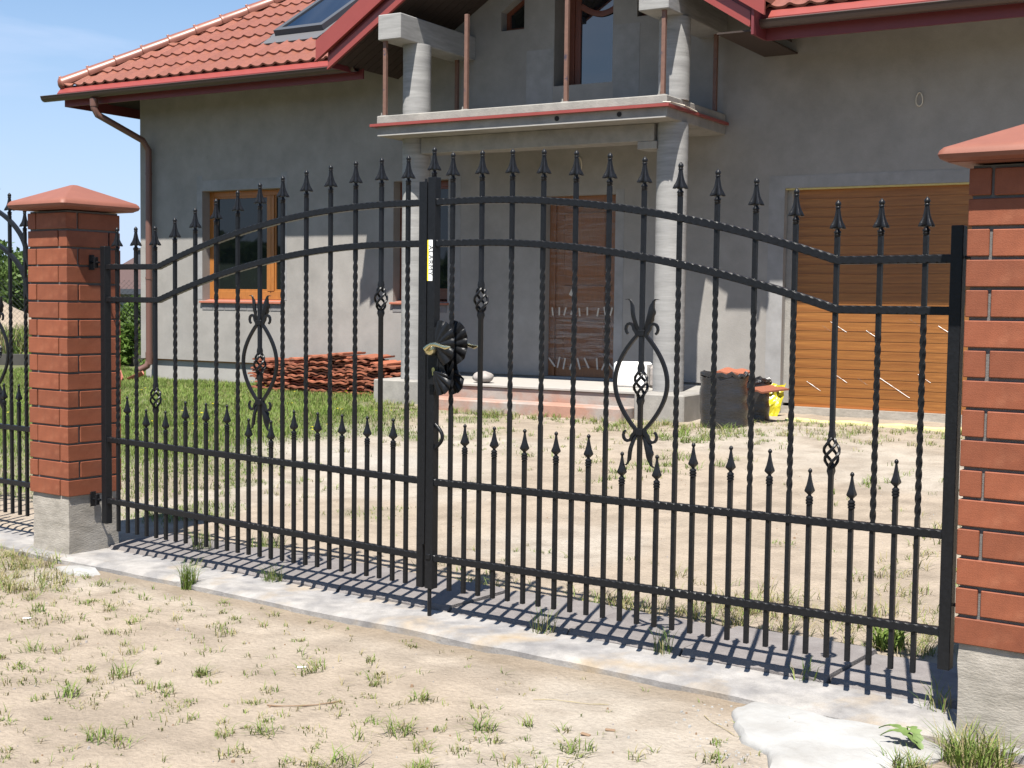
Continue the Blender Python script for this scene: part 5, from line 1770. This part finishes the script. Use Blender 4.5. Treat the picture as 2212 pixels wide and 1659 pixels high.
tree(285, 26, 640, .55, 3500, .05, (.09, .15, .03), 'round green bush seen between the left pillar and the house', 'bush', 'bush', False)
tree(268, 20.5, 700, .40, 2500, .045, (.10, .17, .03), 'light green bush by the dark fence plinth left of the house', 'bush', 'bush', False)
tree(45, 24, 715, .7, 3000, .05, (.13, .15, .04), 'scrubby bush in front of the sand heap at the far left', 'bush', 'bush', False)
# far treeline all round (behind the house and behind the camera)
rt_ = np.random.default_rng(5)
n = 26000
az = rt_.uniform(0, 2 * PI, n); R_ = rt_.uniform(120, 150, n)
hgt = (5 + 4 * vnoise(np.cos(az) * 9, np.sin(az) * 9, 1, 4)) * (1 - rt_.random(n) ** 2.2)
hgt = np.where((az > 1.7) & (az < 2.9), hgt * .35, hgt)
P = np.stack([R_ * np.cos(az), R_ * np.sin(az), hgt - 1], 1)
A = rt_.normal(0, 1, (n, 3)); B = rt_.normal(0, 1, (n, 3)); s_ = 1.3
V = np.stack([P - A * s_ * .6, P + B * s_ * .5, P + A * s_ * .6, P - B * s_ * .5], 1).reshape(-1, 3)
me = bpy.data.meshes.new('distant_woods')
me.vertices.add(n * 4); me.vertices.foreach_set('co', V.ravel()); me.loops.add(n * 4); me.loops.foreach_set('vertex_index', np.arange(n * 4, dtype=np.int32))
me.polygons.add(n); me.polygons.foreach_set('loop_start', (np.arange(n) * 4).astype(np.int32)); me.update(calc_edges=True)
ca = me.color_attributes.new('Col', 'FLOAT_COLOR', 'POINT')
cc = np.array([.05, .085, .03]) * rt_.uniform(.7, 1.3, (n, 1)); ca.data.foreach_set('color', np.repeat(np.concatenate([cc, np.ones((n, 1))], 1), 4, axis=0).ravel().astype(np.float32))
me.materials.append(GRASS)
o = place('distant_woods', me); tag(o, 'low dark green woods along the horizon', 'woods', kind='stuff')

# sand heap
p = along(10, 640, 29); mb = MB(); R = []
for t_ in np.linspace(0, 1, 14):
    rr_ = 3.4 * (1 - t_) ** .9 + .05
    R.append([(rr_ * math.cos(a) * (1 + .12 * math.sin(3 * a + 1) + .05 * math.sin(7 * a + t_ * 9)), rr_ * math.sin(a), 1.62 * t_ ** 1.05 + .05 * math.sin(5 * a + t_ * 20) * (1 - t_)) for a in np.linspace(0, 2 * PI, 41)[:-1]])
mb.rings(R); o = mb.build('sand_heap', SANDH, smooth=60, loc=(p[0] - .9, p[1] - .9, .1)); tag(o, 'pale heap of building sand behind the wire fence at the far left', 'sand heap')
p = along(50, 690, 25.5); rock_mb = MB(); rock_mb.lathe([(0, .35), (.15, .33), (.28, .2), (.33, .02)], 9); o = rock_mb.build('covered_stack', TARP, loc=(p[0], p[1], .15)); tag(o, 'small grey covered heap at the foot of the sand heap', 'heap')
# tall weeds beyond the fence
n = 26000
a0 = along(-120, 700, 21); b0 = along(420, 700, 26)
u_ = rng.random(n); w_ = rng.random(n) ** .8
cx_ = a0[0] + (b0[0] - a0[0]) * u_; cy_ = a0[1] + (b0[1] - a0[1]) * u_
dirn = np.array([-math.sin(yaw + .1), math.cos(yaw + .1)])
cx_ = cx_ + dirn[0] * w_ * 11; cy_ = cy_ + dirn[1] * w_ * 11
me = blades(cx_, cy_, np.full(n, .12) + 0 * cx_, rng.uniform(.15, .75, n), rng.uniform(.05, .3, n), rng.uniform(.02, .045, n), gcol(n, .40), 'weeds_field', '')
o = place('weeds_field', me); tag(o, 'tall green and rusty weeds beyond the wire fence', 'weeds', kind='stuff')

# wire mesh fence with dark plinth, far left, running parallel to the house
wa = along(-160, 760, 20.5); wb = along(420, 760, 20.5)
A_ = Vector((wa[0], wa[1], .15)); B_ = Vector((wb[0], wb[1], .15))
dv = (B_ - A_); Lf = dv.length; dv.normalize(); rzf = math.atan2(dv.y, dv.x)
wf = empty('wire_fence', tuple(A_), rzf); tag(wf, 'grey wire mesh fence on a dark plinth beyond the lawn at the far left', 'fence')
m = MB(); m.box(0, Lf, -.03, .03, -.3, .27, .005); m.build('plinth_board', BLOCKP, wf)
k = 0
x = .2
while x < Lf:
    m = MB(); m.tube([(x, .05, -.2), (x, .05, 1.55)], .02, 8); m.build('fence_post', GALV, wf, smooth=40); x += 2.4
m = MB(); pitch_ = .075; hM = 1.15; r_ = .0016
def wire(p0, p1):
    m.add([(p0[0] - r_, 0, p0[1]), (p0[0] + r_, .003, p0[1]), (p1[0] + r_, .003, p1[1]), (p1[0] - r_, 0, p1[1])], [(0, 1, 2, 3)])
x = -hM
while x < Lf:
    wire((max(0, x), .28 + (0 if x >= 0 else -x)), (min(Lf, x + hM), .28 + (hM if x + hM <= Lf else Lf - x))); 
    wire((min(Lf, x + hM), .28 + (0 if x + hM <= Lf else (x + hM - Lf))), (max(0, x), .28 + (hM if x >= 0 else hM + x)))
    x += pitch_
o = m.build('wire_mesh', GALV, wf); o['kind'] = 'stuff'

# neighbour's house
p = along(290, 640, 60)
nh = empty('neighbour_house', (p[0], p[1], 0), .2); tag(nh, 'distant low brown roofed house seen between the narrow left pillar and the grey wall', 'house')
m = MB(); m.box(-2.2, 6, -.1, 6, -.5, 1.75); m.build('wall', PALE, nh)
m = MB(); m.prism([(-.7, 1.65), (3, 3.25), (3.1, 3.25), (6.7, 1.65), (6.7, 1.5), (-.7, 1.5)], 'x', -2.6, 6.4); m.build('roof', BRROOF, nh)
m = MB(); m.box(-2.62, 6.42, -.78, -.68, 1.48, 1.72); m.build('gutter', ANTH, nh)
m = MB(); m.box(-1.5, -.7, 1.9, 2.6, 2.6, 3.55); m.box(-1.6, -.6, 1.8, 2.7, 3.55, 3.65); m.build('chimney', ANTH, nh)
for k in (0, 2.2):
    m = MB(); m.box(k, k + 1.0, -.13, -.10, .4, 1.3); m.build('window', GLASS, nh)
